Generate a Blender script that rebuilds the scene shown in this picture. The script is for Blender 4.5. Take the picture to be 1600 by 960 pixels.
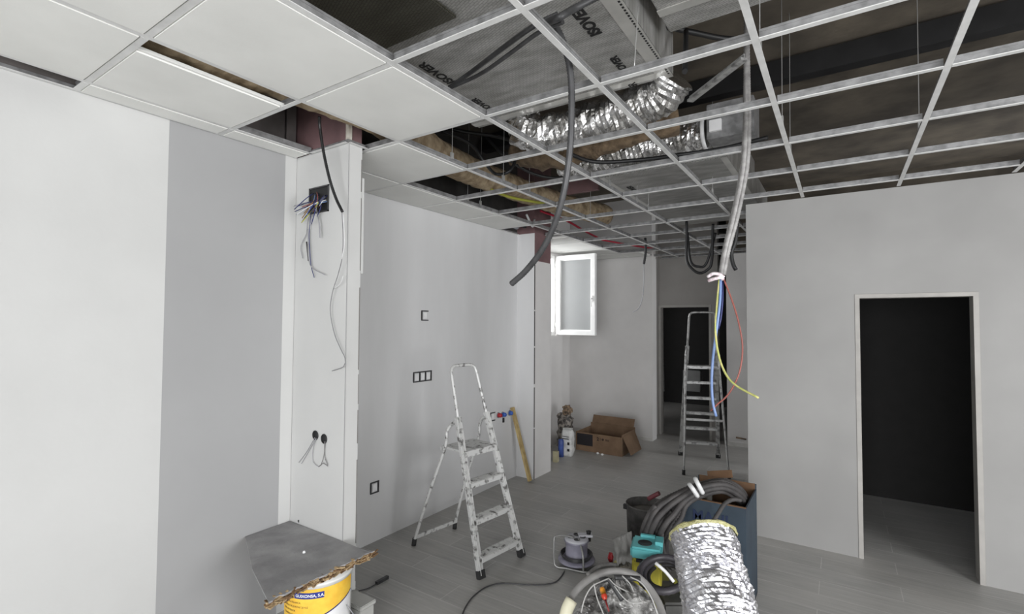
import bpy, bmesh, math, random
from mathutils import Vector, Matrix, noise
from math import sin, cos, pi, radians

for o in list(bpy.data.objects): bpy.data.objects.remove(o)
scene = bpy.context.scene
COL = scene.collection

# ------------------------------------------------------------------ camera
CAM = Vector((0, 0, 1.72))
YAW, PITCH, ROLL, FPX = -0.586908, 0.0325028, 0.0056670, 770.6
FWD = Vector((sin(YAW)*cos(PITCH), cos(YAW)*cos(PITCH), sin(PITCH)))
_r = Vector((cos(YAW), -sin(YAW), 0)); _u = _r.cross(FWD)
RIGHT = _r*cos(ROLL) + _u*sin(ROLL); UP = -_r*sin(ROLL) + _u*cos(ROLL)
cd = bpy.data.cameras.new('camera'); cam = bpy.data.objects.new('camera', cd); COL.objects.link(cam)
cd.sensor_fit = 'HORIZONTAL'; cd.sensor_width = 36; cd.lens = FPX/1600*36; cd.shift_x = -0.00125; cd.clip_start = .02
M = Matrix((RIGHT, UP, -FWD)).transposed().to_4x4(); M.translation = CAM
cam.matrix_world = M; scene.camera = cam

# ------------------------------------------------------------------ world, lights, exposure
w = bpy.data.worlds.new('daylight'); scene.world = w; w.use_nodes = True
bg = w.node_tree.nodes['Background']; bg.inputs[0].default_value = (0.93, 0.96, 1, 1); bg.inputs[1].default_value = 0.7
def area(name, loc, target, sx, sy, power, col=(1, 1, 1)):
    l = bpy.data.lights.new(name, 'AREA'); l.shape = 'RECTANGLE'; l.size = sx; l.size_y = sy; l.energy = power; l.color = col
    o = bpy.data.objects.new(name, l); COL.objects.link(o); o.location = loc
    o.rotation_euler = (Vector(target)-Vector(loc)).to_track_quat('-Z', 'Y').to_euler(); return o
area('shopfront_daylight', (0.9, -3.35, 1.4), (-1.2, 3.5, 1.3), 3.6, 2.3, 150, (.97, .98, 1))
area('side_fill_light', (3.9, 1.6, 1.5), (-2.5, 3.2, 1.1), 3.4, 2.2, 165, (.97, .98, 1))  # added fill from the right for the main wall; no window stands there
area('far_fill_light', (2.6, 6.9, 1.6), (-3, 6.0, 1.2), 1.1, 2.0, 30, (.97, .98, 1))  # added fill to brighten the far end, no known source
area('far_window_daylight', (-4.6, 5.95, 2.35), (-2.6, 6.3, 1.7), 0.8, 1.1, 55, (.97, .98, 1))
vs = scene.view_settings; vs.view_transform = 'Standard'; vs.look = 'None'; vs.exposure = 0.84; vs.gamma = 1; vs.use_curve_mapping = False

# ------------------------------------------------------------------ helpers
H = 2.728                      # underside of the suspended grid
GX, GY, T = -2.0415, 1.3075, 0.6

def at(px, py, ax, val):
    """a point of the place: the ray through a photo pixel met with the plane (x, y or z) = val"""
    v = RIGHT*((px-802)/FPX) - UP*((py-480)/FPX) + FWD
    t = (val-CAM[ax])/v[ax]
    return CAM + v*t
def atd(px, py, d):
    v = RIGHT*((px-802)/FPX) - UP*((py-480)/FPX) + FWD
    return CAM + v*d

def lin(c):
    c = c/255
    return c/12.92 if c <= .04045 else ((c+.055)/1.055)**2.4
def rgb(r, g=None, b=None):
    if g is None: g = b = r
    return (lin(r), lin(g), lin(b), 1)

MATS = {}
def mat(name, col, rough=.6, metal=0, col2=None, scale=8, detail=4, bump=0, bscale=None, contrast=(.35, .65), trans=0, alpha=1, stretch=None, spec=.5):
    if name in MATS: return MATS[name]
    m = bpy.data.materials.new(name); m.use_nodes = True; MATS[name] = m
    nt = m.node_tree; N = nt.nodes; L = nt.links; b = N['Principled BSDF']
    b.inputs['Base Color'].default_value = col; b.inputs['Roughness'].default_value = rough; b.inputs['Metallic'].default_value = metal
    b.inputs['Transmission Weight'].default_value = trans; b.inputs['Alpha'].default_value = alpha
    b.inputs['Specular IOR Level'].default_value = spec
    tc = N.new('ShaderNodeTexCoord'); src = tc.outputs['Object']
    if stretch:
        mp = N.new('ShaderNodeMapping'); mp.inputs['Scale'].default_value = stretch; L.new(src, mp.inputs[0]); src = mp.outputs[0]
    if col2 is None: col2 = tuple(min(1, c*.86) for c in col[:3])+(1,)
    nz = N.new('ShaderNodeTexNoise'); nz.inputs['Scale'].default_value = scale; nz.inputs['Detail'].default_value = detail
    L.new(src, nz.inputs['Vector'])
    cr = N.new('ShaderNodeValToRGB'); cr.color_ramp.elements[0].position = contrast[0]; cr.color_ramp.elements[1].position = contrast[1]
    cr.color_ramp.elements[0].color = col; cr.color_ramp.elements[1].color = col2
    L.new(nz.outputs['Fac'], cr.inputs[0]); L.new(cr.outputs[0], b.inputs['Base Color'])
    if bump:
        n2 = N.new('ShaderNodeTexNoise'); n2.inputs['Scale'].default_value = bscale or scale*5; n2.inputs['Detail'].default_value = 6
        L.new(src, n2.inputs['Vector'])
        bp = N.new('ShaderNodeBump'); bp.inputs['Strength'].default_value = bump; bp.inputs['Distance'].default_value = .01
        L.new(n2.outputs['Fac'], bp.inputs['Height']); L.new(bp.outputs[0], b.inputs['Normal'])
    return m

def bx(bm, x0, x1, y0, y1, z0, z1, mi=0):
    vs_ = [bm.verts.new(p) for p in ((x0,y0,z0),(x1,y0,z0),(x1,y1,z0),(x0,y1,z0),(x0,y0,z1),(x1,y0,z1),(x1,y1,z1),(x0,y1,z1))]
    fs = []
    for f in ((3,2,1,0),(4,5,6,7),(0,1,5,4),(1,2,6,5),(2,3,7,6),(3,0,4,7)):
        fc = bm.faces.new([vs_[i] for i in f]); fc.material_index = mi; fs.append(fc)
    return vs_
def box(x0, x1, y0, y1, z0, z1, bev=0):
    bm = bmesh.new(); bx(bm, x0, x1, y0, y1, z0, z1)
    if bev: bmesh.ops.bevel(bm, geom=bm.edges[:], offset=bev, segments=2, affect='EDGES')
    return bm
def obb(bm, c, ux, uy, uz, hx, hy, hz, mi=0):
    """oriented box: centre, three axes, half sizes"""
    c = Vector(c); vv = []
    for sz in (-1, 1):
        for sx, sy in ((-1,-1),(1,-1),(1,1),(-1,1)):
            vv.append(bm.verts.new(c + ux*hx*sx + uy*hy*sy + uz*hz*sz))
    for f in ((3,2,1,0),(4,5,6,7),(0,1,5,4),(1,2,6,5),(2,3,7,6),(3,0,4,7)):
        bm.faces.new([vv[i] for i in f]).material_index = mi
def bar(bm, a, b, w_, t_, side=Vector((0,0,1)), mi=0):
    a = Vector(a); b = Vector(b); d = (b-a); l = d.length; d.normalize()
    s = d.cross(side); 
    if s.length < 1e-4: s = d.cross(Vector((1,0,0)))
    s.normalize(); n = s.cross(d).normalized()
    obb(bm, (a+b)/2, s, n, d, w_/2, t_/2, l/2, mi)
def smooth_path(pts, step=.03):
    P = [Vector(p) for p in pts]
    if len(P) < 3:
        n = max(1, int((P[1]-P[0]).length/step)); return [P[0].lerp(P[1], i/n) for i in range(n+1)]
    Q = [2*P[0]-P[1]] + P + [2*P[-1]-P[-2]]; out = []
    for i in range(1, len(Q)-2):
        p0, p1, p2, p3 = Q[i-1:i+3]; n = max(2, int((p2-p1).length/step))
        for k in range(n):
            t = k/n
            out.append(.5*((2*p1)+(p2-p0)*t+(2*p0-5*p1+4*p2-p3)*t*t+(3*p1-p0-3*p2+p3)*t**3))
    out.append(P[-1]); return out
def tube(bm, pts, r, n=8, step=.03, rf=None, cap=True, straight=False, closed=False, mi=0, smooth=True):
    P = [Vector(p) for p in pts] if straight else smooth_path(pts, step)
    rings = []; up = None
    for i, p in enumerate(P):
        if closed: t = P[(i+1) % len(P)]-P[i-1]
        else: t = (P[min(i+1, len(P)-1)]-P[max(i-1, 0)])
        t.normalize()
        if up is None:
            up = Vector((0,0,1)) if abs(t.z) < .9 else Vector((1,0,0))
        s = t.cross(up).normalized(); up = s.cross(t).normalized()
        ring = []
        for k in range(n):
            a = 2*pi*k/n
            rr = r*(rf(i, a, p) if rf else 1)
            ring.append(bm.verts.new(p + s*cos(a)*rr + up*sin(a)*rr))
        rings.append(ring)
    m = len(rings)
    for i in range(m if closed else m-1):
        A, B = rings[i], rings[(i+1) % m]
        for k in range(n):
            f = bm.faces.new((A[k], A[(k+1) % n], B[(k+1) % n], B[k])); f.smooth = smooth; f.material_index = mi
    if cap and not closed:
        bm.faces.new(rings[0][::-1]).material_index = mi; bm.faces.new(rings[-1]).material_index = mi
    return rings
def lathe(bm, prof, c, n=24, mi=0, axis=None, a0=0, a1=2*pi, smooth=True):
    c = Vector(c); full = abs(a1-a0-2*pi) < 1e-6
    z = Vector(axis).normalized() if axis else Vector((0,0,1))
    x = z.orthogonal().normalized() if axis else Vector((1,0,0)); y = z.cross(x)
    rings = []; cnt = n if full else n+1
    for r, h in prof:
        rings.append([bm.verts.new(c + z*h + (x*cos(a0+(a1-a0)*k/n)+y*sin(a0+(a1-a0)*k/n))*max(r, 1e-4)) for k in range(cnt)])
    for i in range(len(rings)-1):
        for k in range(n):
            f = bm.faces.new((rings[i][k], rings[i][(k+1) % cnt], rings[i+1][(k+1) % cnt], rings[i+1][k])); f.smooth = smooth; f.material_index = mi
    return rings
def corr(i, a, p): return 1.0 if i % 2 else .86
def obj(name, bm, m, parent=None, normals=True):
    if normals: bmesh.ops.recalc_face_normals(bm, faces=bm.faces[:])
    off = Vector((0,0,0))
    if parent is not None:
        q = parent
        while q is not None: off += q.location; q = q.parent
    else:
        xs = [v.co for v in bm.verts]
        off = Vector(((min(v.x for v in xs)+max(v.x for v in xs))/2, (min(v.y for v in xs)+max(v.y for v in xs))/2, min(v.z for v in xs)))
    bmesh.ops.translate(bm, verts=bm.verts[:], vec=-off)
    me = bpy.data.meshes.new(name); bm.to_mesh(me); bm.free()
    for mm in (m if isinstance(m, (list, tuple)) else [m]): me.materials.append(mm)
    o = bpy.data.objects.new(name, me); COL.objects.link(o)
    if parent is not None: o.parent = parent
    else: o.location = off
    return o
def tag(o, label, cat, group=None, kind=None):
    o['label'] = label; o['category'] = cat
    if group: o['group'] = group
    if kind: o['kind'] = kind
    return o
def thing(name, loc, label, cat, group=None):
    o = bpy.data.objects.new(name, None); o.empty_display_size = .05; COL.objects.link(o); o.location = loc
    return tag(o, label, cat, group)
def struct(name, bm, m, parent=None):
    o = obj(name, bm, m, parent)
    if parent is None: o['kind'] = 'structure'
    return o
def text_bm(s, size, origin, xdir, ydir, depth=.0006, bold=.0, shear=0, spacing=1):
    c = bpy.data.curves.new('t', 'FONT'); c.body = s; c.size = size; c.extrude = depth; c.offset = bold; c.shear = shear; c.space_character = spacing
    o = bpy.data.objects.new('t', c); COL.objects.link(o)
    bpy.context.view_layer.update()
    me = bpy.data.meshes.new_from_object(o.evaluated_get(bpy.context.evaluated_depsgraph_get()))
    bm = bmesh.new(); bm.from_mesh(me)
    bpy.data.objects.remove(o); bpy.data.curves.remove(c); bpy.data.meshes.remove(me)
    x = Vector(xdir).normalized(); y = Vector(ydir).normalized(); z = x.cross(y)
    R_ = Matrix((x, y, z)).transposed().to_4x4(); R_.translation = Vector(origin)
    bm.transform(R_)
    return bm
def merge(bm, other):
    me = bpy.data.meshes.new('tmp'); other.to_mesh(me); bm.from_mesh(me); bpy.data.meshes.remove(me); other.free()

# ------------------------------------------------------------------ materials
paint = mat('white_wall_paint', rgb(194, 194, 192), .75, col2=rgb(187, 187, 185), scale=1.6, bump=.05, bscale=60)
paint_main = mat('skimmed_wall_paint', rgb(212, 212, 212), .8, col2=rgb(194, 194, 194), scale=1.3, detail=5, bump=.06, bscale=40, stretch=(1, 1.6, .35), contrast=(.3, .75))
paint_far = mat('far_wall_paint', rgb(224, 222, 220), .8, col2=rgb(214, 212, 210), scale=2, bump=.05, bscale=50)
shade_tone = mat('left_wall_shade_tone', rgb(156, 156, 156), .8, col2=rgb(150, 150, 150), scale=1.2)  # tone of a shaded wall put into the colour; no primed board
pink = mat('pink_plasterboard', rgb(128, 99, 100), .85, col2=rgb(108, 84, 85), scale=5, bump=.1)
plenum_grey = mat('rough_grey_plaster', rgb(112, 106, 104), .9, col2=rgb(84, 80, 78), scale=4, bump=.3)
plenum_dark = mat('dark_rough_plaster', rgb(70, 68, 66), .9, col2=rgb(52, 50, 48), scale=4, bump=.3)
joint = mat('joint_filler', rgb(205, 200, 190), .9, col2=rgb(180, 172, 160), scale=20, bump=.4)
slabm = mat('raw_concrete_slab', rgb(104, 96, 84), .9, col2=rgb(74, 68, 60), scale=2.5, bump=.5, bscale=14)
grid_m = mat('grid_white_metal', rgb(214, 214, 212), .45, col2=rgb(200, 200, 198), scale=14)
grid_g = mat('grid_galvanised_web', rgb(150, 150, 150), .4, .3, col2=rgb(118, 118, 118), scale=22)
tile_m = mat('ceiling_tile_vinyl', rgb(226, 226, 222), .7, col2=rgb(218, 218, 214), scale=3, bump=.04, bscale=90)
foil = mat('foil_duct_board', rgb(196, 195, 192), .32, .4, col2=rgb(158, 157, 152), scale=5, bump=.35, bscale=70, stretch=(1, 3, 1))
foil_dark = mat('dark_foil_board', rgb(112, 110, 100), .42, .7, col2=rgb(92, 90, 80), scale=3, bump=.35, bscale=70, stretch=(1, 3, 1))  # darker foil colour than the other duct board
def hatch(m):
    nt = m.node_tree; N = nt.nodes; L = nt.links; b = N['Principled BSDF']
    tc = N.new('ShaderNodeTexCoord'); br = N.new('ShaderNodeTexBrick'); br.inputs['Scale'].default_value = 1; br.inputs['Brick Width'].default_value = .03; br.inputs['Row Height'].default_value = .012
    br.inputs['Mortar Size'].default_value = .0022; br.inputs['Mortar Smooth'].default_value = .6; br.inputs['Color1'].default_value = (1, 1, 1, 1); br.inputs['Color2'].default_value = (.86, .86, .86, 1); br.inputs['Mortar'].default_value = (.5, .5, .5, 1)
    mp = N.new('ShaderNodeMapping'); mp.inputs['Rotation'].default_value = (0, 0, .35); L.new(tc.outputs['Object'], mp.inputs[0]); L.new(mp.outputs[0], br.inputs['Vector'])
    old = b.inputs['Base Color'].links[0].from_socket; mx = N.new('ShaderNodeMixRGB'); mx.blend_type = 'MULTIPLY'; mx.inputs[0].default_value = .8
    L.new(old, mx.inputs[1]); L.new(br.outputs['Color'], mx.inputs[2]); L.new(mx.outputs[0], b.inputs['Base Color'])
hatch(foil); hatch(foil_dark)
silver = mat('crinkled_aluminium_foil', rgb(232, 232, 236), .24, .95, col2=rgb(200, 200, 206), scale=12, bump=.5, bscale=60)
silver2 = mat('flex_duct_foil', rgb(226, 226, 226), .22, .95, col2=rgb(176, 174, 170), scale=9, bump=.4, bscale=50)
tan = mat('tan_insulation_wrap', rgb(176, 158, 130), .9, col2=rgb(124, 106, 82), scale=14, bump=.8, bscale=40)
brownwool = mat('brown_mineral_wool', rgb(122, 104, 82), .95, col2=rgb(84, 70, 54), scale=16, bump=1, bscale=50)
black = mat('black_plastic', rgb(30, 30, 31), .5, col2=rgb(22, 22, 23))
conduit = mat('dark_corrugated_plastic', rgb(66, 66, 67), .42, col2=rgb(50, 50, 51), scale=20)
hosem = mat('dusty_black_conduit', rgb(76, 73, 72), .65, col2=rgb(56, 54, 54), scale=14)
greyc = mat('pale_grey_conduit', rgb(160, 158, 156), .5, col2=rgb(128, 126, 124), scale=30)
white = mat('white_plastic', rgb(235, 235, 235), .4, col2=rgb(222, 222, 222))
upvc = mat('white_window_plastic', rgb(240, 240, 238), .3, col2=rgb(232, 232, 230))
alu = mat('paint_splashed_aluminium', rgb(204, 204, 202), .5, .25, col2=rgb(104, 102, 100), scale=26, detail=7, contrast=(.53, .66))
alu_d = mat('dull_aluminium', rgb(176, 176, 174), .45, .4, col2=rgb(120, 119, 118), scale=20, contrast=(.5, .65))
rubber = mat('rubber_foot', rgb(40, 40, 40), .8)
card = mat('brown_cardboard', rgb(128, 104, 82), .9, col2=rgb(112, 90, 70), scale=7, bump=.1)
dark = mat('dark_print', rgb(34, 30, 34), .7)
wood = mat('yellow_timber', rgb(190, 168, 116), .7, col2=rgb(150, 128, 84), scale=9, stretch=(6, 6, 1))
red = mat('red_plastic', rgb(170, 40, 48), .45)
redp = mat('red_pipe_plastic', rgb(190, 44, 66), .4)
blue = mat('blue_plastic', rgb(52, 92, 172), .4)
wblue = mat('blue_wire_insulation', rgb(122, 146, 190), .4, col2=rgb(104, 130, 178))
wyel = mat('yellow_green_wire_insulation', rgb(206, 200, 128), .4, col2=rgb(176, 184, 104), scale=40)
wred = mat('brown_wire_insulation', rgb(150, 84, 74), .45)
navy = mat('navy_wire_insulation', rgb(40, 46, 100), .4)
greyw = mat('grey_wire', rgb(150, 150, 154), .5)
copper = mat('bare_copper', rgb(180, 140, 90), .35, .8)
tapeg = mat('yellow_green_tape', rgb(170, 170, 70), .5)

# ------------------------------------------------------------------ the setting: floor
def floor_mat():
    m = bpy.data.materials.new('grey_plank_tile'); m.use_nodes = True; nt = m.node_tree; N = nt.nodes; L = nt.links; b = N['Principled BSDF']
    tc = N.new('ShaderNodeTexCoord')
    br = N.new('ShaderNodeTexBrick'); br.inputs['Scale'].default_value = 1; br.inputs['Brick Width'].default_value = 1.2; br.inputs['Row Height'].default_value = .2
    br.inputs['Mortar Size'].default_value = .003; br.inputs['Mortar Smooth'].default_value = .2; br.offset = .37; br.inputs['Bias'].default_value = 0
    br.inputs['Color1'].default_value = rgb(164, 163, 160); br.inputs['Color2'].default_value = rgb(154, 153, 150); br.inputs['Mortar'].default_value = rgb(186, 185, 182)
    L.new(tc.outputs['Object'], br.inputs['Vector'])
    mp = N.new('ShaderNodeMapping'); mp.inputs['Scale'].default_value = (1.5, 22, 1); L.new(tc.outputs['Object'], mp.inputs[0])
    g = N.new('ShaderNodeTexNoise'); g.inputs['Scale'].default_value = 2.5; g.inputs['Detail'].default_value = 7; L.new(mp.outputs[0], g.inputs['Vector'])
    mx = N.new('ShaderNodeMixRGB'); mx.blend_type = 'OVERLAY'; mx.inputs[0].default_value = .28; L.new(br.outputs['Color'], mx.inputs[1]); L.new(g.outputs['Fac'], mx.inputs[2])
    d = N.new('ShaderNodeTexNoise'); d.inputs['Scale'].default_value = 1.1; d.inputs['Detail'].default_value = 8; d.inputs['Roughness'].default_value = .65; L.new(tc.outputs['Object'], d.inputs['Vector'])
    r = N.new('ShaderNodeValToRGB'); r.color_ramp.elements[0].position = .42; r.color_ramp.elements[1].position = .72; r.color_ramp.elements[1].color = (.6, .6, .6, 1)
    L.new(d.outputs['Fac'], r.inputs[0])
    m2 = N.new('ShaderNodeMixRGB'); m2.inputs[2].default_value = rgb(186, 183, 178); L.new(r.outputs[0], m2.inputs[0]); L.new(mx.outputs[0], m2.inputs[1])
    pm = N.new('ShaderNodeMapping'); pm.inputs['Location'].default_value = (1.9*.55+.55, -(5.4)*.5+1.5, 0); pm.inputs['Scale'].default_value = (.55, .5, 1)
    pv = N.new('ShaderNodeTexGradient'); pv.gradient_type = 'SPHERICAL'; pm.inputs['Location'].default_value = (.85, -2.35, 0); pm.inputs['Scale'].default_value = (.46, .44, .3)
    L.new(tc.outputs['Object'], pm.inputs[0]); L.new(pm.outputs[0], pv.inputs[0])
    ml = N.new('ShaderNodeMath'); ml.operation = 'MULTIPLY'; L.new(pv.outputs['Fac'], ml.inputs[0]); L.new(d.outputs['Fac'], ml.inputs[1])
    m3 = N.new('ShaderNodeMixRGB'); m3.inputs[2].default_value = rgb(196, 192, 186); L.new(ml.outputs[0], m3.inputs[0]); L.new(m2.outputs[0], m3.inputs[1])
    L.new(m3.outputs[0], b.inputs['Base Color']); b.inputs['Roughness'].default_value = .42
    bp = N.new('ShaderNodeBump'); bp.inputs['Strength'].default_value = .15; bp.inputs['Distance'].default_value = .004; L.new(g.outputs['Fac'], bp.inputs['Height']); L.new(bp.outputs[0], b.inputs['Normal'])
    return m
struct('floor', box(-6, 4.2, -4, 11.5, -.1, 0), floor_mat())
struct('ceiling', box(-6, 4.2, -4, 11.5, 3.62, 3.8), slabm)

# walls: painted up to the suspended ceiling, raw pink board above it
def wall(name, x0, x1, y0, y1, m=paint, ztop=H+.01, upper=True, z0=0, um=pink):
    bm = bmesh.new(); bx(bm, x0, x1, y0, y1, z0, ztop, 0)
    if upper: bx(bm, x0+.006, x1-.006, y0+.006, y1-.006, ztop, 3.62, 1)
    return struct(name, bm, [m, um])
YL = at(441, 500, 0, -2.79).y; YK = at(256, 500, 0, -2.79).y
wall('wall_left', -3.0, -2.79, YL, 1.77, um=plenum_grey)
wall('wall_left_shade_band', -3.0, -2.79, YK, YL, shade_tone, um=plenum_grey)
wall('wall_left_near', -3.0, -2.79, .14, YK, um=plenum_grey)
bm = bmesh.new(); bx(bm, -3.0, -2.62, -4, .14, 0, H-.003); bx(bm, -3.0, -2.62, -4, .14, H+.02, 3.6)
struct('wall_left_pilaster', bm, paint)
# short partition whose cut end faces the room
bm = bmesh.new()
bx(bm, -3.2, -2.30, 1.772, 1.868, 0, H+.004, 0)
bx(bm, -3.2, -2.315, 1.782, 1.875, H+.004, 3.62, 1)
bx(bm, -2.33, -2.306, 1.775, 1.80, H+.004, 3.1, 2)
struct('wall_partition', bm, [paint, pink, joint])
# open joint lines running down the partition's corner and its rear edge
random.seed(4)
bm = bmesh.new(); z = .02
while z < 2.66:
    z1 = min(z+random.uniform(.1, .5), 2.66)
    wv = random.uniform(.0015, .004)
    bx(bm, -2.2995-.001, -2.2985, 1.866-wv*1.2, 1.8675, z, z1); z = z1+random.uniform(.0, .12)
struct('trim_1', bm, mat('open_joint_dark', rgb(120, 117, 114), .9))
struct('trim_2', box(-2.2992, -2.2978, 1.7735, 1.7765, .0, H), mat('open_joint_grey', rgb(150, 150, 150), .9))
# metal corner bead left proud behind the partition end
struct('trim_3', box(-2.314, -2.30, 1.870, 1.886, 2.0, 2.555), paint)
wall('wall_main', -3.3, -3.07, 1.89, 4.7, paint_main, um=plenum_dark)
# dark seam beside the pier, and the pier painted up to 2.42 m
bm = bmesh.new(); bx(bm, -3.3, -2.842, 4.70, 5.08, 0, 2.42, 0); bx(bm, -3.3, -2.848, 4.706, 5.074, 2.42, 3.62, 1)
bx(bm, -3.07, -2.843, 4.694, 4.70, 0, H, 2)
struct('wall_pier', bm, [paint_far, pink, paint_main])
bm = bmesh.new(); z = .0
while z < 2.4:
    z1 = min(z+random.uniform(.2, .6), 2.4); bx(bm, -2.842, -2.8405, 4.694, 4.712, z, z1); z = z1+random.uniform(.01, .05)
struct('trim_4', bm, mat('open_joint_shadow', rgb(70, 68, 66), .9))
# pink board bulkhead above the grid behind the pier
p0 = at(884, 304, 1, 4.4); p1 = at(934, 284, 1, 4.4)
struct('wall_bulkhead', box(p0.x, p1.x, 4.4, 4.44, p0.z, 3.6), pink)
# window wall with the opening
WX0, WX1 = -3.72, -3.42
OY0, OY1, OZ0, OZ1 = 5.50, 6.28, 1.545, 2.70
bm = bmesh.new()
bx(bm, WX0, WX1, 5.08, OY0, 0, H); bx(bm, WX0, WX1, OY1, 6.45, 0, H)
bx(bm, WX0, WX1, OY0, OY1, 0, OZ0); bx(bm, WX0, WX1, OY0, OY1, OZ1, H)
bx(bm, WX0, WX1, 5.1, 6.45, H, 3.62)
struct('wall_window', bm, paint_far)
struct('wall_corner', box(-3.9, -3.68, 6.45, 7.2, 0, 3.62), paint_far)
bm = bmesh.new(); bx(bm, -3.9, -2.325, 7.2, 7.4, 0, H-.03); bx(bm, -3.9, -2.33, 7.21, 7.39, H-.03, 3.62)
struct('wall_far', bm, paint_far)
struct('baseboard_far', box(-3.68, -2.32, 7.185, 7.2, 0, .05), mat('far_baseboard', rgb(214, 212, 208), .5))
# recessed wall with the open doorway to the dark room
dimmed_wall = mat('door_wall_dimmed', rgb(156, 153, 149), .8, col2=rgb(146, 143, 139), scale=2)  # dimness of the recess put into this wall's colour
DX0, DX1, DZ = -2.40, -1.61, 2.01
bm = bmesh.new()
bx(bm, -2.6, DX0, 7.75, 7.87, 0, 3.62); bx(bm, DX1, -1.52, 7.75, 7.87, 0, 3.62); bx(bm, DX0, DX1, 7.75, 7.87, DZ, 3.62)
bx(bm, -2.62, -2.405, 7.4, 7.75, 0, 3.62)
struct('wall_door', bm, dimmed_wall)
bm = bmesh.new(); bx(bm, DX0-.001, DX0+.035, 7.735, 7.88, 0, DZ+.001); bx(bm, DX1-.035, DX1+.001, 7.735, 7.88, 0, DZ+.001); bx(bm, DX0+.035, DX1-.035, 7.735, 7.88, DZ-.035, DZ)
d1 = struct('door_1', bm, mat('door_frame_paint', rgb(170, 167, 162), .6))
# the room beyond
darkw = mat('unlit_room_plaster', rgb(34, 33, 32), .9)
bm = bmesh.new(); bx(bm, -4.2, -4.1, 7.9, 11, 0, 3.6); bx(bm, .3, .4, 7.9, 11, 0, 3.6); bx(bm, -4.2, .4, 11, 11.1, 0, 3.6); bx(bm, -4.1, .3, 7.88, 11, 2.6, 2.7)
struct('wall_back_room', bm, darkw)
# wall right of the doorway, with a dark slot between
wall('wall_far_right', -1.375, 4.2, 7.6, 7.75, paint_far, upper=True, um=slabm)
struct('baseboard_far_right', box(-1.37, -.6, 7.588, 7.6, 0, .05), MATS['far_baseboard'])
# partition on the right with a doorway
PX0, PD0, PD1, PDZ = -.66, .085, .775, 1.95
bm = bmesh.new()
bx(bm, -.655, PD0, 4.5, 4.62, 0, H-.004); bx(bm, PD1, 4.2, 4.5, 4.62, 0, H-.004); bx(bm, PD0, PD1, 4.5, 4.62, PDZ, H-.004)
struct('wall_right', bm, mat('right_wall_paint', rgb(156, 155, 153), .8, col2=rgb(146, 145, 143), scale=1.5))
bm = bmesh.new(); bx(bm, PD0+.001, PD0+.03, 4.496, 4.624, 0, PDZ-.001); bx(bm, PD1-.03, PD1-.001, 4.496, 4.624, 0, PDZ-.001); bx(bm, PD0+.03, PD1-.03, 4.496, 4.624, PDZ-.03, PDZ-.001)
struct('door_2', bm, MATS['door_frame_paint'])
bm = bmesh.new(); bx(bm, -.655, 4.2, 6.2, 6.3, 0, 2.7); bx(bm, -.655, -.6, 4.62, 6.2, 0, 2.7); bx(bm, -.6, 4.2, 4.62, 6.2, 2.62, 2.7)
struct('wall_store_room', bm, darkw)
# walls behind the viewpoint: big shopfront opening
bm = bmesh.new(); bx(bm, 4.0, 4.2, -4, 4.5, 0, 3.62)
struct('wall_side', bm, paint_far)
bm = bmesh.new(); bx(bm, -2.62, -2.0, -3.2, -3.0, 0, 3.62); bx(bm, 2.6, 4.0, -3.2, -3.0, 0, 3.62); bx(bm, -2.0, 2.6, -3.2, -3.0, 2.7, 3.62)
struct('wall_front', bm, paint)

# ------------------------------------------------------------------ window
win = bpy.data.objects.new('window_1', None); COL.objects.link(win); win.location = (WX1, OY1, OZ0); win['kind'] = 'structure'
def frame_bm(fn, w_, h_, fw, d_):
    """rectangular frame in a local (u, v) plane, fn(u, v, k) -> point"""
    bm = bmesh.new()
    for (u0, u1, v0, v1) in ((0, fw, 0, h_), (w_-fw, w_, 0, h_), (fw, w_-fw, 0, fw), (fw, w_-fw, h_-fw, h_)):
        vv = [bm.verts.new(fn(u, v, k)) for k in (0, d_) for u, v in ((u0, v0), (u1, v0), (u1, v1), (u0, v1))]
        for f in ((3,2,1,0),(4,5,6,7),(0,1,5,4),(1,2,6,5),(2,3,7,6),(3,0,4,7)): bm.faces.new([vv[i] for i in f])
    return bm
obj('outer_frame', frame_bm(lambda u, v, k: Vector((WX1-.10+k, OY0+u, OZ0+v)), OY1-OY0, OZ1-OZ0, .055, .07), upvc, win)
sw, sh = .60, 1.125
S0 = Vector((-3.395, 6.27, OZ0+.012))
sfm = frame_bm(lambda u, v, k: S0+Vector((u, -k, v)), sw, sh, .062, .062)
merge(sfm, frame_bm(lambda u, v, k: S0+Vector((.058+u, -.012-k, .058+v)), sw-.116, sh-.116, .014, .034))
sash = obj('sash', sfm, upvc, win)
glass = mat('frosted_pane', rgb(166, 168, 168), .3, col2=rgb(158, 160, 160), scale=1.5, trans=.15)
obj('pane', box(S0.x+.06, S0.x+sw-.06, S0.y-.034, S0.y-.026, S0.z+.06, S0.z+sh-.06), glass, sash)
bm = bmesh.new()
for zz in (.12, 1.0): tube(bm, [(WX1-.02, 6.262, OZ0+zz), (WX1-.02, 6.262, OZ0+zz+.07)], .009)
bx(bm, -3.42, -3.395, 6.245, 6.262, OZ0+.12, OZ0+.19); bx(bm, -3.42, -3.395, 6.245, 6.262, OZ0+1.0, OZ0+1.07)
obj('hinge', bm, upvc, win)
bm = bmesh.new(); bx(bm, -2.845, -2.825, 6.196, 6.21, 2.02, 2.10); bx(bm, -2.842, -2.828, 6.17, 6.196, 2.05, 2.07); bx(bm, -2.842, -2.828, 6.168, 6.18, 1.95, 2.07)
obj('handle', bm, upvc, sash)

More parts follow.
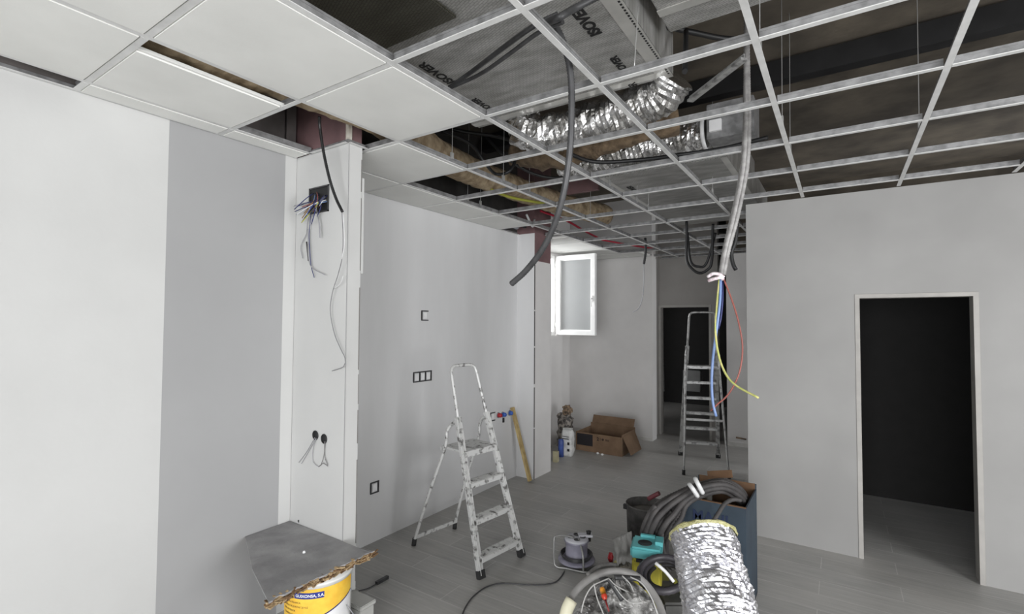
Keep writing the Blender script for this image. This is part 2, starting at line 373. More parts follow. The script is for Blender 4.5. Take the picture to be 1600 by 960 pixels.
# ------------------------------------------------------------------ suspended grid
grid = thing('suspended_ceiling_grid', (GX, GY, H), 'open white metal suspended ceiling grid of runners and cross tees under bare ducts', 'ceiling grid')
def tee(bm, a, b, along):
    """T-shaped section: white flange below, galvanised web and bulb above"""
    f, t_, h_ = .012, .0015, .038
    if along == 'y':
        bx(bm, a[0]-f, a[0]+f, a[1], b[1], H, H+t_*2, 0); bx(bm, a[0]-.0012, a[0]+.0012, a[1], b[1], H+t_*2, H+h_, 1); bx(bm, a[0]-.0035, a[0]+.0035, a[1], b[1], H+h_-.009, H+h_, 1)
    else:
        bx(bm, a[0], b[0], a[1]-f, a[1]+f, H-.0006, H+t_*2-.0004, 0); bx(bm, a[0], b[0], a[1]-.0012, a[1]+.0012, H+t_*2, H+h_-.002, 1); bx(bm, a[0], b[0], a[1]-.0035, a[1]+.0035, H+h_-.011, H+h_-.002, 1)
def yend(i):
    x = GX+T*i
    if x > -.66: return 4.49
    return 6.86 if i < 0 else (7.19 if i < 0 else (7.19 if x < -2.33 else 7.59 if x > -1.4 else 7.6))
for i in range(-1, 10):
    x = GX+T*i; bm = bmesh.new(); y0 = -2.9
    if i == -1: y0 = .15
    if i == -1:
        tee(bm, (x, y0), (x, 1.766), 'y')
        obj('main_runner', bm, [grid_m, grid_g], grid); bm = bmesh.new(); tee(bm, (x, 1.89), (x, 6.86), 'y')
    else: tee(bm, (x, y0), (x, yend(i)), 'y')
    obj('main_runner', bm, [grid_m, grid_g], grid)
def xleft(y):
    if y < .14: return -2.615
    if y < 1.77: return -2.785
    if y < 1.9: return -2.29
    if y < 4.69: return -3.065
    if y < 5.09: return -2.84
    if y < 6.46: return -3.415
    return -3.67
for j in range(-7, 11):
    y = GY+T*j
    if y > 7.55: continue
    a = xleft(y); b = 3.95
    if y > 4.5: b = -.68
    xs = [a]+[GX+T*i for i in range(-1, 11) if a+.02 < GX+T*i < b-.02]+[b]
    for k in range(len(xs)-1):
        if xs[k] > 1.6: continue
        bm = bmesh.new()
        tee(bm, (xs[k]+.0125, y), (xs[k+1]-.0125, y), 'x')
        obj('cross_tee', bm, [grid_m, grid_g], grid)
# perimeter angles
bm = bmesh.new()
def angle(bm, x0, y0, x1, y1, nx, ny):
    bx(bm, min(x0, x1, x0+nx*.022, x1+nx*.022), max(x0, x1, x0+nx*.022, x1+nx*.022), min(y0, y1, y0+ny*.022, y1+ny*.022), max(y0, y1, y0+ny*.022, y1+ny*.022), H, H+.002, 0)
    bx(bm, min(x0, x0+nx*.001, x1), max(x0, x0+nx*.001, x1), min(y0, y0+ny*.001, y1), max(y0, y0+ny*.001, y1), H, H+.024, 1)
for kseg, seg in enumerate(((-2.641, 1.768, -2.298, 1.768, 0, -1), (-2.298, 1.768, -2.298, 1.888, 1, 0), (-3.068, 1.9, -3.068, 4.69, 1, 0), (-2.788, .15, -2.788, 1.76, 1, 0), (-2.3, 7.598, -.68, 7.598, 0, -1), (-3.66, 7.19, -2.33, 7.19, 0, -1))):
    if kseg: bm = bmesh.new()
    angle(bm, *seg)
    obj('perimeter_angle', bm, [grid_m, grid_g], grid)
# hanger wires
wirem = mat('galvanised_hanger_wire', rgb(190, 190, 188), .4, .6)
for (i, j) in ((0, 1.75), (0, 2.7), (0, 3.3), (-1, 3.25), (-1, 3.55), (1, 3.6), (1, 5.1), (1, 4.6), (2, 4.7), (3, 1.2), (3, 2.6), (3, 3.4), (0, 5.2), (4, 3.4)):
    x = GX+T*i; y = GY+T*j; bm = bmesh.new(); tube(bm, [(x, y, H+.03), (x+.004, y+.01, 3.61)], .0022, 6)
    bx(bm, x-.006, x+.006, y-.012, y+.012, H+.03, H+.07)
    obj('hanger_wire', bm, wirem, grid)
for (px, py, top) in ((991, 106, 52),):
    p = at(px, py, 2, H+.03); bm = bmesh.new(); tube(bm, [p, (p.x+.01, p.y+.02, 3.02)], .0025, 6); obj('hanger_wire', bm, wirem, grid)

# ceiling tiles: every one lifts out
def tile(x0, x1, y0, y1, label, group=None):
    g = .0035
    bm = bmesh.new(); bx(bm, x0+g, x1-g, y0+g, y1-g, H+.0035, H+.0175)
    # the stepped edge lowers the face inside the frame
    bx(bm, x0+.017, x1-.017, y0+.017, y1-.017, H-.003, H+.0035)
    return tag(obj('ceiling_tile', bm, tile_m), label, 'ceiling tile', group)
X = lambda i: GX+T*i
Y = lambda j: GY+T*j
tile(X(0), X(1), Y(0), Y(1), 'large white ceiling tile in the middle of the fitted tiles, its corner pointing at the hanging conduit')
tile(X(0), X(1), Y(-1), Y(0), 'white ceiling tile at the top left, nearest of the fitted tiles beside the dark foil duct')
tile(X(-1), X(0), Y(1), Y(2), 'white ceiling tile just beyond the pink-topped partition corner')
lbls = ['cut white ceiling tile along the plain wall, directly behind the partition end',
        'cut white ceiling tile along the plain wall, second beyond the partition',
        'cut white ceiling tile along the plain wall, third beyond the partition',
        'cut white ceiling tile along the plain wall, next to last before the opening',
        'cut white ceiling tile along the plain wall, beside the small open hole at the pier']
for k, (a, b) in enumerate(((1.90, Y(1)), (Y(1), Y(2)), (Y(2), Y(3)), (Y(3), Y(4)), (Y(4), Y(5)))):
    if b-a > .05: tile(-3.066, X(-1), a, b, lbls[k])
tile(-2.786, X(-1), Y(0), 1.766, 'narrow cut ceiling tile in the left wall corner above the dangling cable conduit')
tile(-2.786, X(-1), Y(-1), Y(0), 'narrow cut ceiling tile along the near left wall')
for (a, b, l) in ((5.1, Y(7), 'cut white ceiling tile right above the open window sash'), (Y(7), Y(8), 'cut white ceiling tile above the window wall just past the bright sash'), (Y(8), Y(9), 'cut white ceiling tile above the window corner nearest the far wall')):
    tile(-3.41 if a < 6.3 else -3.66, X(-1), a, b, l)
tile(X(-1), -2.335, Y(9), 7.18, 'small cut white ceiling tile at the far wall above the thin hanging wire')
tile(-3.66, X(-1), Y(9), 7.18, 'cut white ceiling tile in the far left corner of the room')
# tiles at the edge of the picture, left of the open cell
tile(X(-1), X(0), Y(-2), Y(-1), 'white ceiling tile over the near left wall, beyond the photo edge')
tile(X(-1), X(0)-.12, Y(-1), Y(0), 'short-cut white ceiling tile with a dark gap beside it, at the left photo edge')
tile(X(0), X(1), Y(-2), Y(-1), 'white ceiling tile overhead in the near row, before the tile at the top left')

# ------------------------------------------------------------------ ducts above the grid
def board_duct(name, label, x0, x1, y0, y1, z0, z1, m, zskew=0):
    d = thing(name, ((x0+x1)/2, (y0+y1)/2, z0), label, 'duct')
    bm = box(x0, x1, y0, y1, z0, z1, .006); obj('casing', bm, m, d)
    return d
DZ0 = 3.02
d1_ = board_duct('ventilation_duct', 'large grey foil-faced rectangular duct with black lettering above the grid', -2.0, -.715, .3, 2.58, DZ0, 3.38, foil)
ink = mat('black_printed_ink', rgb(22, 22, 22), .6)
def lettering(s, px, py, size, parent, z=DZ0, xd=(0, -1, 0), yd=(-1, 0, 0), bold=.002):
    p = at(px, py, 2, z-.001)
    return obj('printed_lettering', text_bm(s, size, (p.x, p.y, z-.0015), xd, yd, .0008, bold, shear=0), ink, parent)
lettering('ISOVER', 941, 52, .074, d1_, bold=.003); lettering('ISOVER', 984, 112, .056, d1_)
lettering('ISOVER', 712, 128, .075, d1_); lettering('ISOVER', 774, 172, .06, d1_); lettering('ISOVER', 1010, 150, .06, d1_)
# taped edge with the dotted print
bm = bmesh.new(); bx(bm, -.79, -.716, .3, 2.58, DZ0-.0025, DZ0-.0005)
obj('edge_tape', bm, mat('plain_foil_tape', rgb(206, 205, 200), .3, .4), d1_)
bm = bmesh.new(); y = .9
while y < 2.54 and y > 0:
    bx(bm, -.733, -.724, y, y+.011, DZ0-.004, DZ0-.0025); y += .022
obj('dotted_print', bm, ink, d1_)
bm = bmesh.new()
for yy in (2.5,): bx(bm, -2.0, -.72, yy, yy+.05, DZ0-.002, DZ0-.0003)
obj('joint_tape', bm, MATS['plain_foil_tape'], d1_)
d2_ = board_duct('duct_panel', 'dark foil panel at the top left over the nearest ceiling tile', -2.35, -1.33, .2, 1.56, 3.0, 3.018, foil_dark)
YD3 = at(1090, 38, 2, 3.10).y
d3_ = board_duct('ventilation_duct', 'grey foil duct board crossing the top right corner above the black cable', -.66, 1.3, .2, YD3, 3.10, 3.4, foil)
bm = bmesh.new(); bx(bm, -.66, 1.3, YD3-.2, YD3-.15, 3.096, 3.0997); obj('joint_tape', bm, MATS['plain_foil_tape'], d3_)
d4_ = board_duct('ventilation_duct', 'flat grey foil duct further back, low over the grid', -1.63, -.655, 3.69, 5.05, 2.9, 3.25, foil)
for q in (-.70, -1.63):
    bm = bmesh.new(); bx(bm, q, q+.045, 3.69, 5.05, 2.898, 2.8998); obj('edge_tape', bm, MATS['plain_foil_tape'], d4_)
lettering('ISOVER', 1000, 300, .07, d4_, z=2.9)
d5_ = board_duct('ventilation_duct', 'last foil duct in the far rows of the grid, beyond the low flat one', -1.75, -.7, 5.4, 6.4, 2.98, 3.25, foil)

# flexible foil ducts
def crinkle(seed, amp=.22, rib=.07):
    def f(i, a, p):
        return 1 + rib*(1 if i % 2 else -1)*.5 + amp*noise.noise(Vector((p.x*9+cos(a)*1.6+seed, p.y*9+sin(a)*1.6, p.z*9+i*.35)))+.05*noise.noise(Vector((cos(a)*5, sin(a)*5, i*1.3+seed)))
    return f
def flex(name, label, pts, r, seed, step=.014, n=40, m=silver2):
    t_ = thing(name, pts[0], label, 'flexible duct')
    bm = bmesh.new(); tube(bm, pts, r, n, step, crinkle(seed), smooth=False); obj('sleeve', bm, m, t_)
    return t_
fz = 2.99
f1 = flex('flexible_duct', 'crinkled silver flexible duct bulging just beyond the large lettered duct', [(-.74, 2.66, 3.06), (-.83, 2.70, 2.99), (-1.02, 2.73, 2.965), (-1.25, 2.76, 2.96), (-1.40, 2.86, 3.0)], .112, 1)
f2 = flex('flexible_duct', 'crinkled silver flexible duct in front of the tan pipe, left of the hanging conduit', [(-1.34, 2.74, 2.955), (-1.46, 2.70, 2.92), (-1.58, 2.68, 2.92), (-1.68, 2.68, 2.96), (-1.74, 2.72, 3.06)], .112, 7)
f3 = flex('flexible_duct', 'lower silver flexible duct, left part behind the hanging conduit', [(-1.82, 3.42, 2.98), (-1.6, 3.4, 2.95), (-1.38, 3.36, 2.96), (-1.15, 3.36, 2.98)], .095, 13)
f4 = flex('flexible_duct', 'short silver flexible duct ending in a white clamp at the right', [(-1.14, 3.38, 3.0), (-.95, 3.36, 2.985), (-.72, 3.34, 2.97)], .10, 21)
bm = bmesh.new(); lathe(bm, [(.108, -.012), (.112, -.012), (.112, .012), (.108, .012)], (-.72, 3.34, 2.97), 32, axis=(1, 0, 0)); obj('clamp', bm, white, f4)
# metal take-off box next to the clamp
t_ = thing('damper_box', (-.56, 3.34, 2.88), 'small grey sheet metal damper box at the end of the silver flexible duct', 'duct box')
obj('housing', box(-.69, -.42, 3.22, 3.46, 2.88, 3.1, .004), grid_g, t_); obj('bracket', box(-.67, -.60, 3.20, 3.22, 2.92, 2.99), white, t_)

# tan insulated pipe along the left
bm = bmesh.new()
tube(bm, [(-2.25, .7, 2.89), (-2.2, 1.3, 2.885), (-2.175, 1.82, 2.90), (-2.36, 2.3, 2.94), (-2.50, 3.0, 2.96), (-2.5, 3.8, 2.97), (-2.40, 4.6, 2.96), (-2.25, 5.3, 2.97)], .11, 20, .03, crinkle(3, .13, .03))
pp = tag(obj('insulated_pipe', bm, tan), 'tan fibre-wrapped pipe running back above the grid beside the white tiles', 'pipe')
bm = bmesh.new()
tube(bm, [(-.85, 3.14, 3.02), (-1.1, 3.06, 2.98), (-1.4, 3.06, 2.94), (-1.7, 3.08, 2.93), (-2.1, 3.2, 3.05)], .10, 18, .04, crinkle(31, .3, .03))
tag(obj('insulated_pipe', bm, brownwool), 'brown wool-wrapped pipe running crosswise behind the silver flexible ducts', 'pipe')
def cable(name, label, cat, pts, r, m, n=8, step=.02, rf=None, group=None):
    bm = bmesh.new(); tube(bm, pts, r, n, step, rf)
    return tag(obj(name, bm, m), label, cat, group)
# green-yellow taped pipe, red pipes
cable('water_pipe', 'yellow-green pipe lying above the grid beside the tan pipe', 'pipe', [at(768, 297, 2, 2.85), at(800, 309, 2, 2.84), at(850, 318, 2, 2.84), at(880, 322, 2, 2.85)], .013, tapeg)
cable('water_pipe', 'red pipe above the far grid cells, left one', 'pipe', [at(845, 330, 2, 2.95), at(885, 345, 2, 2.92), at(915, 362, 2, 2.9), at(935, 372, 2, 2.9)], .013, redp)
cable('water_pipe', 'red pipe at the far end of the grid above the thin hanging wire', 'pipe', [at(940, 375, 2, 2.85), at(990, 384, 2, 2.84), at(1030, 390, 2, 2.84)], .012, redp)
# black cables in the plenum
pl = [
 ('black cable sagging over the tan pipe in a loop', [at(690, 205, 2, 3.1), at(735, 225, 2, 3.0), at(758, 255, 2, 2.86), at(775, 272, 2, 2.83), at(795, 268, 2, 2.84), at(805, 250, 2, 2.95), at(800, 235, 2, 3.1)], .012),
 ('black cable slung between the tan pipe and the lower silver duct', [at(760, 215, 2, 3.2), at(790, 245, 2, 3.0), at(830, 270, 2, 2.9), at(870, 278, 2, 2.88), at(915, 270, 2, 2.95)], .012),
 ('thick black cable lying in front of the low flat duct', [at(888, 240, 2, 2.84), at(930, 253, 2, 2.82), at(1000, 250, 2, 2.82), at(1070, 241, 2, 2.82), at(1130, 232, 2, 2.83), at(1200, 215, 2, 2.85)], .014),
 ('black cable running under the slab at the top right', [at(1022, 46, 2, 3.22), at(1040, 42, 2, 3.22), at(1080, 50, 2, 3.22), at(1130, 60, 2, 3.22), at(1180, 62, 2, 3.22)], .014),
 ('black cable rising behind the duct from the dark above', [at(660, 190, 2, 3.3), at(720, 205, 2, 3.2), at(800, 220, 2, 3.2), at(880, 262, 2, 3.1)], .015),
]
for l, p, r in pl: cable('electric_cable', l, 'cable', p, r, black)
bm = bmesh.new(); tube(bm, [at(1072, 48, 2, 3.18), at(1071, 85, 2, 3.0), at(1070, 112, 2, 2.82)], .012, 8)
tag(obj('threaded_rod', bm, black), 'black threaded rod hanging from the slab at the upper right', 'rod')
bm = bmesh.new(); bar(bm, at(1078, 158, 2, 2.95), at(1163, 92, 2, 2.95), .035, .012); bar(bm, at(1078, 155, 2, 2.965), at(1163, 89, 2, 2.965), .008, .03)
tag(obj('steel_channel', bm, alu_d), 'galvanised steel channel slanting across the upper right cells', 'channel')
bm = bmesh.new(); bx(bm, -3.0, 1.5, 3.9, 4.0, 3.45, 3.6)
tag(obj('ceiling_beam', bm, black), 'dark steel beam under the slab above the lower silver duct', 'beam')
# loose tangle in the small hole at the pier
for k in range(3):
    cable('electric_cable', ('thin grey cable', 'black cable', 'pale cable')[k]+(' in the small open hole beside the pier, left end', ' in the small open hole beside the pier, middle', ' in the small open hole beside the pier, nearest the pier')[k], 'cable',
          [(-3.0+.13*k, 4.36, 2.80+.03*k), (-2.95+.1*k, 4.5, 2.76), (-3.0+.1*k, 4.62, 2.86)], .012, (greyw, black, white)[k])

# ------------------------------------------------------------------ hanging conduits
def P(*a): return [at(px, py, 1, y) for px, py, y in a]
hc = thing('corrugated_conduit', at(860, 38, 1, 1.70), 'long dark corrugated conduit hanging down from the grid in the middle of the room', 'conduit')
bm = bmesh.new()
pts = [at(935, -6, 2, 2.95), at(900, 12, 2, 2.9), at(872, 28, 2, 2.84)]+P((853, 37, 1.67), (868, 42, 1.69), (883, 75, 1.72), (892, 120, 1.74), (893, 180, 1.76), (890, 240, 1.78), (881, 300, 1.8), (866, 352, 1.83), (846, 392, 1.85), (822, 423, 1.87), (799, 444, 1.88))
tube(bm, pts, .0145, 12, .006, corr); obj('tube', bm, conduit, hc)
cable('corrugated_conduit', 'dark conduit lying across the lettered duct, upper strand', 'conduit', [at(872, 22, 2, 2.93), at(835, 40, 2, 2.9), at(790, 72, 2, 2.92), at(740, 110, 2, 2.93), at(702, 137, 2, 2.9)], .0115, conduit, 10, .006, corr)
cable('corrugated_conduit', 'dark conduit lying across the lettered duct, lower strand', 'conduit', [at(880, 34, 2, 2.86), at(840, 52, 2, 2.87), at(795, 85, 2, 2.88), at(750, 116, 2, 2.89), at(700, 139, 2, 2.88)], .0095, conduit, 10, .006, corr)
# conduit beside the partition
c2 = thing('corrugated_conduit', at(500, 185, 1, 1.62), 'short black conduit dangling in front of the bright partition wall', 'conduit')
bm = bmesh.new(); tube(bm, P((499, 182, 1.60), (500, 200, 1.62), (506, 240, 1.64), (515, 280, 1.66), (525, 310, 1.68), (535, 331, 1.69)), .0085, 12, .005, corr); obj('tube', bm, mat('glossy_black_conduit', rgb(26, 26, 27), .35), c2)
bm = bmesh.new(); tube(bm, P((534, 330, 1.69), (536, 365, 1.71), (535, 400, 1.72), (528, 430, 1.735), (520, 455, 1.74), (516, 485, 1.75), (522, 520, 1.75), (532, 545, 1.75), (539, 560, 1.75), (537, 573, 1.75), (519, 580, 1.75)), .0024, 6, .02); obj('wire', bm, mat('grey_twine_wire', rgb(122, 122, 124), .5), c2)
bm = bmesh.new(); tube(bm, P((536, 335, 1.7), (538, 380, 1.71), (534, 405, 1.72)), .0025, 6, .02)
tube(bm, P((536, 432, 1.74), (532, 443, 1.745), (521, 452, 1.75)), .0018, 6, .02); obj('wire', bm, mat('white_wire', rgb(215, 215, 215), .5), c2)
# conduit at the far wall
c3 = thing('corrugated_conduit', at(1008, 375, 1, 6.2), 'short black conduit with a thin bent wire hanging before the far wall', 'conduit')
bm = bmesh.new(); tube(bm, P((1008, 372, 6.2), (1009, 392, 6.2), (1006, 413, 6.2)), .017, 10, .012, corr); obj('tube', bm, black, c3)
bm = bmesh.new(); tube(bm, P((1006, 413, 6.2), (1006, 440, 6.2), (1004, 465, 6.2), (998, 482, 6.2), (989, 488, 6.2)), .005, 6, .03); obj('wire', bm, greyw, c3)
# loops near the door
cable('electric_cable', 'black cable hanging in a deep loop above the far doorway', 'cable', [at(1073, 364, 1, 5.2)+Vector((0, 0, .12))]+P((1073, 364, 5.2), (1073, 405, 5.2), (1081, 420, 5.2), (1093, 427, 5.2), (1105, 422, 5.2), (1112, 408, 5.2), (1114, 350, 5.2)), .014, black)
cable('electric_cable', 'black cable hanging in a shallow loop above the far doorway', 'cable', P((1074, 364, 5.25), (1079, 408, 5.25), (1092, 417, 5.25), (1104, 411, 5.25), (1118, 364, 5.25)), .013, black)
cable('corrugated_conduit', 'black conduit stub hanging at the right edge beside the taped cable bundle', 'conduit', P((1152, 345, 4.3), (1149, 378, 4.3), (1143, 395, 4.3), (1145, 412, 4.3), (1150, 422, 4.3)), .016, black)
# pale conduit bundle with tape and three coloured wires
c4 = thing('cable_drop', at(1162, 235, 1, 3.0), 'pale grey conduit bundle at the right edge with white tape and coloured wires', 'cable drop')
bm = bmesh.new()
for dx, dy, r in ((0, 0, .016), (9, 0, .013), (-5, .02, .011)):
    tube(bm, [at(1168, 150, 1, 3.0+dy)+Vector((0, 0, .5))]+P((1166+dx*.4, 150, 3.0+dy), (1166+dx*.5, 200, 3.0+dy), (1162+dx*.6, 260, 3.0+dy), (1153+dx*.6, 310, 3.0+dy), (1144+dx*.6, 350, 3.0+dy), (1134+dx*.5, 390, 3.0+dy), (1127+dx*.4, 430, 3.0+dy)), r, 10, .008, corr)
obj('conduit', bm, greyc, c4)
bm = bmesh.new()
tube(bm, P((1106, 433, 2.97), (1114, 428, 2.96), (1124, 429, 2.96), (1131, 434, 2.97)), .010, 8, .01); tube(bm, P((1107, 439, 2.97), (1116, 436, 2.96), (1126, 434, 2.96), (1130, 437, 2.97)), .010, 8, .01)
obj('tape', bm, mat('white_tape', rgb(245, 240, 242), .5, col2=rgb(205, 180, 186), scale=60), c4)
for nm, m_, pts, r in (('yellow_wire', wyel, P((1124, 436, 3.0), (1120, 480, 2.99), (1118, 520, 2.97), (1124, 560, 2.94), (1136, 588, 2.9), (1152, 604, 2.87), (1185, 622, 2.82)), .0058),
                 ('blue_wire', wblue, P((1126, 436, 3.0), (1125, 470, 2.99), (1121, 505, 2.98), (1114, 560, 2.97), (1112, 600, 2.96), (1114, 630, 2.95), (1119, 651, 2.95)), .0075),
                 ('brown_wire', wred, P((1131, 437, 3.0), (1142, 465, 2.99), (1153, 500, 2.98), (1160, 540, 2.97), (1157, 575, 2.96), (1148, 600, 2.95), (1135, 620, 2.95), (1122, 631, 2.95), (1111, 642, 2.95)), .0045),
                 ('blue_wire', navy, P((1129, 440, 3.01), (1129, 470, 3.0), (1126, 500, 2.99), (1122, 515, 2.99)), .005)):
    bm = bmesh.new(); tube(bm, pts, r, 8, .02); obj(nm, bm, m_, c4)

# ------------------------------------------------------------------ wall fittings on the partition
FY = 1.772
jb = thing('junction_box', at(498, 312, 1, FY), 'open dark junction box stuffed with blue, red and copper wire ends in the bright wall', 'junction box')
a = at(484, 297, 1, FY); b = at(514, 332, 1, FY)
bm = bmesh.new(); x0, x1, z1, z0 = a.x, b.x, at(499, 292, 1, FY).z, at(499, 333, 1, FY).z
bx(bm, x0, x1, FY-.0015, FY+.0, z0, z1); obj('back_plate', bm, black, jb)
bm = bmesh.new()
for q in ((x0, x0+.008, z0, z1), (x1-.008, x1, z0, z1), (x0, x1, z0, z0+.008), (x0, x1, z1-.008, z1)): bx(bm, q[0], q[1], FY-.006, FY-.0012, q[2], q[3])
obj('rim', bm, conduit, jb)
random.seed(8)
wm = [navy, navy, greyw, wred, copper, navy, white, tapeg, navy, wblue]
for k in range(22):
    m_ = wm[k % len(wm)]
    sx = random.uniform(488, 511); sy = random.uniform(300, 326)
    ex = random.uniform(455, 500); ey = random.uniform(320, 352) if ex > 468 else random.uniform(318, 336)
    bm = bmesh.new(); tube(bm, P((sx, sy, FY-.004), ((sx+ex)/2+4, (sy+ey)/2-5, FY-random.uniform(.03, .08)), (ex, ey, FY-random.uniform(.02, .07))), .0026, 6, .015)
    obj('wire', bm, m_, jb)
for k, p in enumerate([[(486, 330), (480, 350), (479, 365), (470, 385), (473, 404)], [(486, 335), (483, 365), (484, 390), (486, 415), (491, 434)], [(481, 358), (482, 400), (487, 418), (508, 430)], [(494, 325), (498, 345), (500, 372)], [(497, 340), (500, 355), (500, 370)]]):
    bm = bmesh.new(); tube(bm, [at(x, y, 1, FY-.012-.004*k) for x, y in p], .0024 if k != 3 else .003, 6, .02); obj('wire', bm, [greyw, navy, greyw, greyw, greyw][k], jb)
bm = bmesh.new(); tube(bm, P((479, 378, FY-.02), (482, 408, FY-.02)), .0045, 6); obj('wire', bm, MATS['dusty_black_conduit'], jb)

for k, (px, py) in enumerate(((493.5, 680.5), (507, 686))):
    so = thing('wall_outlet_box', at(px, py, 1, FY), ('left one of the two round black outlet holes in the bright wall', 'right one of the two round black outlet holes, with twisted wires hanging out')[k], 'outlet box')
    c = at(px, py, 1, FY); bm = bmesh.new(); lathe(bm, [(0, .0), (.020, .0), (.026, -.001), (.028, -.004), (.024, -.006)], (c.x, FY-.0005, c.z), 24, axis=(0, 1, 0))
    obj('box', bm, black, so)
    sets = ([[(492, 684), (480, 705), (467, 723)], [(494, 685), (482, 706), (471, 725)], [(494, 686), (489, 702), (489, 722), (498, 730)]],
            [[(507, 690), (506, 712), (501, 728)], [(508, 690), (507, 712), (512, 727)], [(498, 730), (505, 724), (512, 729), (508, 718)]])[k]
    for p in sets:
        bm = bmesh.new(); tube(bm, [at(x, y, 1, FY-.008) for x, y in p], .0017, 6, .02); obj('wire', bm, greyw if k == 0 else mat('dusty_wire', rgb(120, 118, 118), .6), so)

# ------------------------------------------------------------------ sockets on the plain wall
MX = -3.07
def socket(px, py, gangs, label):
    c = at(px, py, 0, MX); t_ = thing('wall_socket', c, label, 'socket'); w1 = .071; s = .0355
    bm = bmesh.new(); W2 = w1*gangs/2
    for (y0, y1, z0, z1) in ((-W2-.008, W2+.008, s, s+.010), (-W2-.008, W2+.008, -s-.010, -s), (-W2-.010, -W2+.004, -s, s)): bx(bm, MX, MX+.006, c.y+y0, c.y+y1, c.z+z0, c.z+z1)
    if gangs == 3 or gangs == 1:
        for g in range(1, gangs+1):
            if g == gangs and gangs == 1 and py < 700: continue
            yy = c.y-W2+w1*g; bx(bm, MX, MX+.006, yy-.007, yy+.007, c.z-s, c.z+s)
    obj('surround', bm, conduit, t_)
    for g in range(gangs):
        yy = c.y-W2+w1*(g+.5)
        obj('insert', box(MX, MX+.008, yy-.022, yy+.022, c.z-.027, c.z+.027, .002), white, t_)
    return t_
socket(663.5, 493.5, 1, 'single white socket with black edging high on the plain wall')
socket(660, 588.5, 3, 'triple white socket with black edging on the plain wall left of the stepladder')
socket(585, 762, 1, 'single white socket with black edging low on the plain wall near the partition')
socket(769.5, 651.5, 1, 'single unfinished socket frame right of the paint-splashed stepladder, beside the water taps')
def valve(px, py, m_, label, dz=0):
    c = at(px, py, 0, MX); t_ = thing('pipe_outlet', c, label, 'pipe outlet')
    bm = bmesh.new(); lathe(bm, [(.0, .05), (.014, .05), (.022, .04), (.024, .02), (.024, 0), (.016, 0)], c, 16, axis=(1, 0, 0)); obj('cap', bm, m_, t_)
    bm = bmesh.new(); lathe(bm, [(.031, 0), (.031, .006), (.02, .008)], c, 20, axis=(1, 0, 0)); obj('collar', bm, greyw, t_)
valve(778, 649, red, 'red capped water outlet on the plain wall'); valve(785, 648, blue, 'blue capped water outlet just right of the red capped one')
valve(795.5, 645.5, blue, 'blue capped water outlet beside the top of the leaning timber')
bm = bmesh.new(); c = at(786, 656, 0, MX); bx(bm, MX, MX+.012, c.y-.012, c.y+.012, c.z-.03, c.z+.02)
tag(obj('pipe_stub', bm, black), 'tiny black pipe stub in the wall under the capped water outlets', 'pipe stub')

# leaning timber
bm = bmesh.new(); bar(bm, at(828, 752, 2, .012), at(800.5, 637, 0, -3.045), .048, .026, side=Vector((1, 0, 0)))
tag(obj('timber_batten', bm, wood), 'yellowish timber batten leaning on the wall corner by the pier', 'batten')

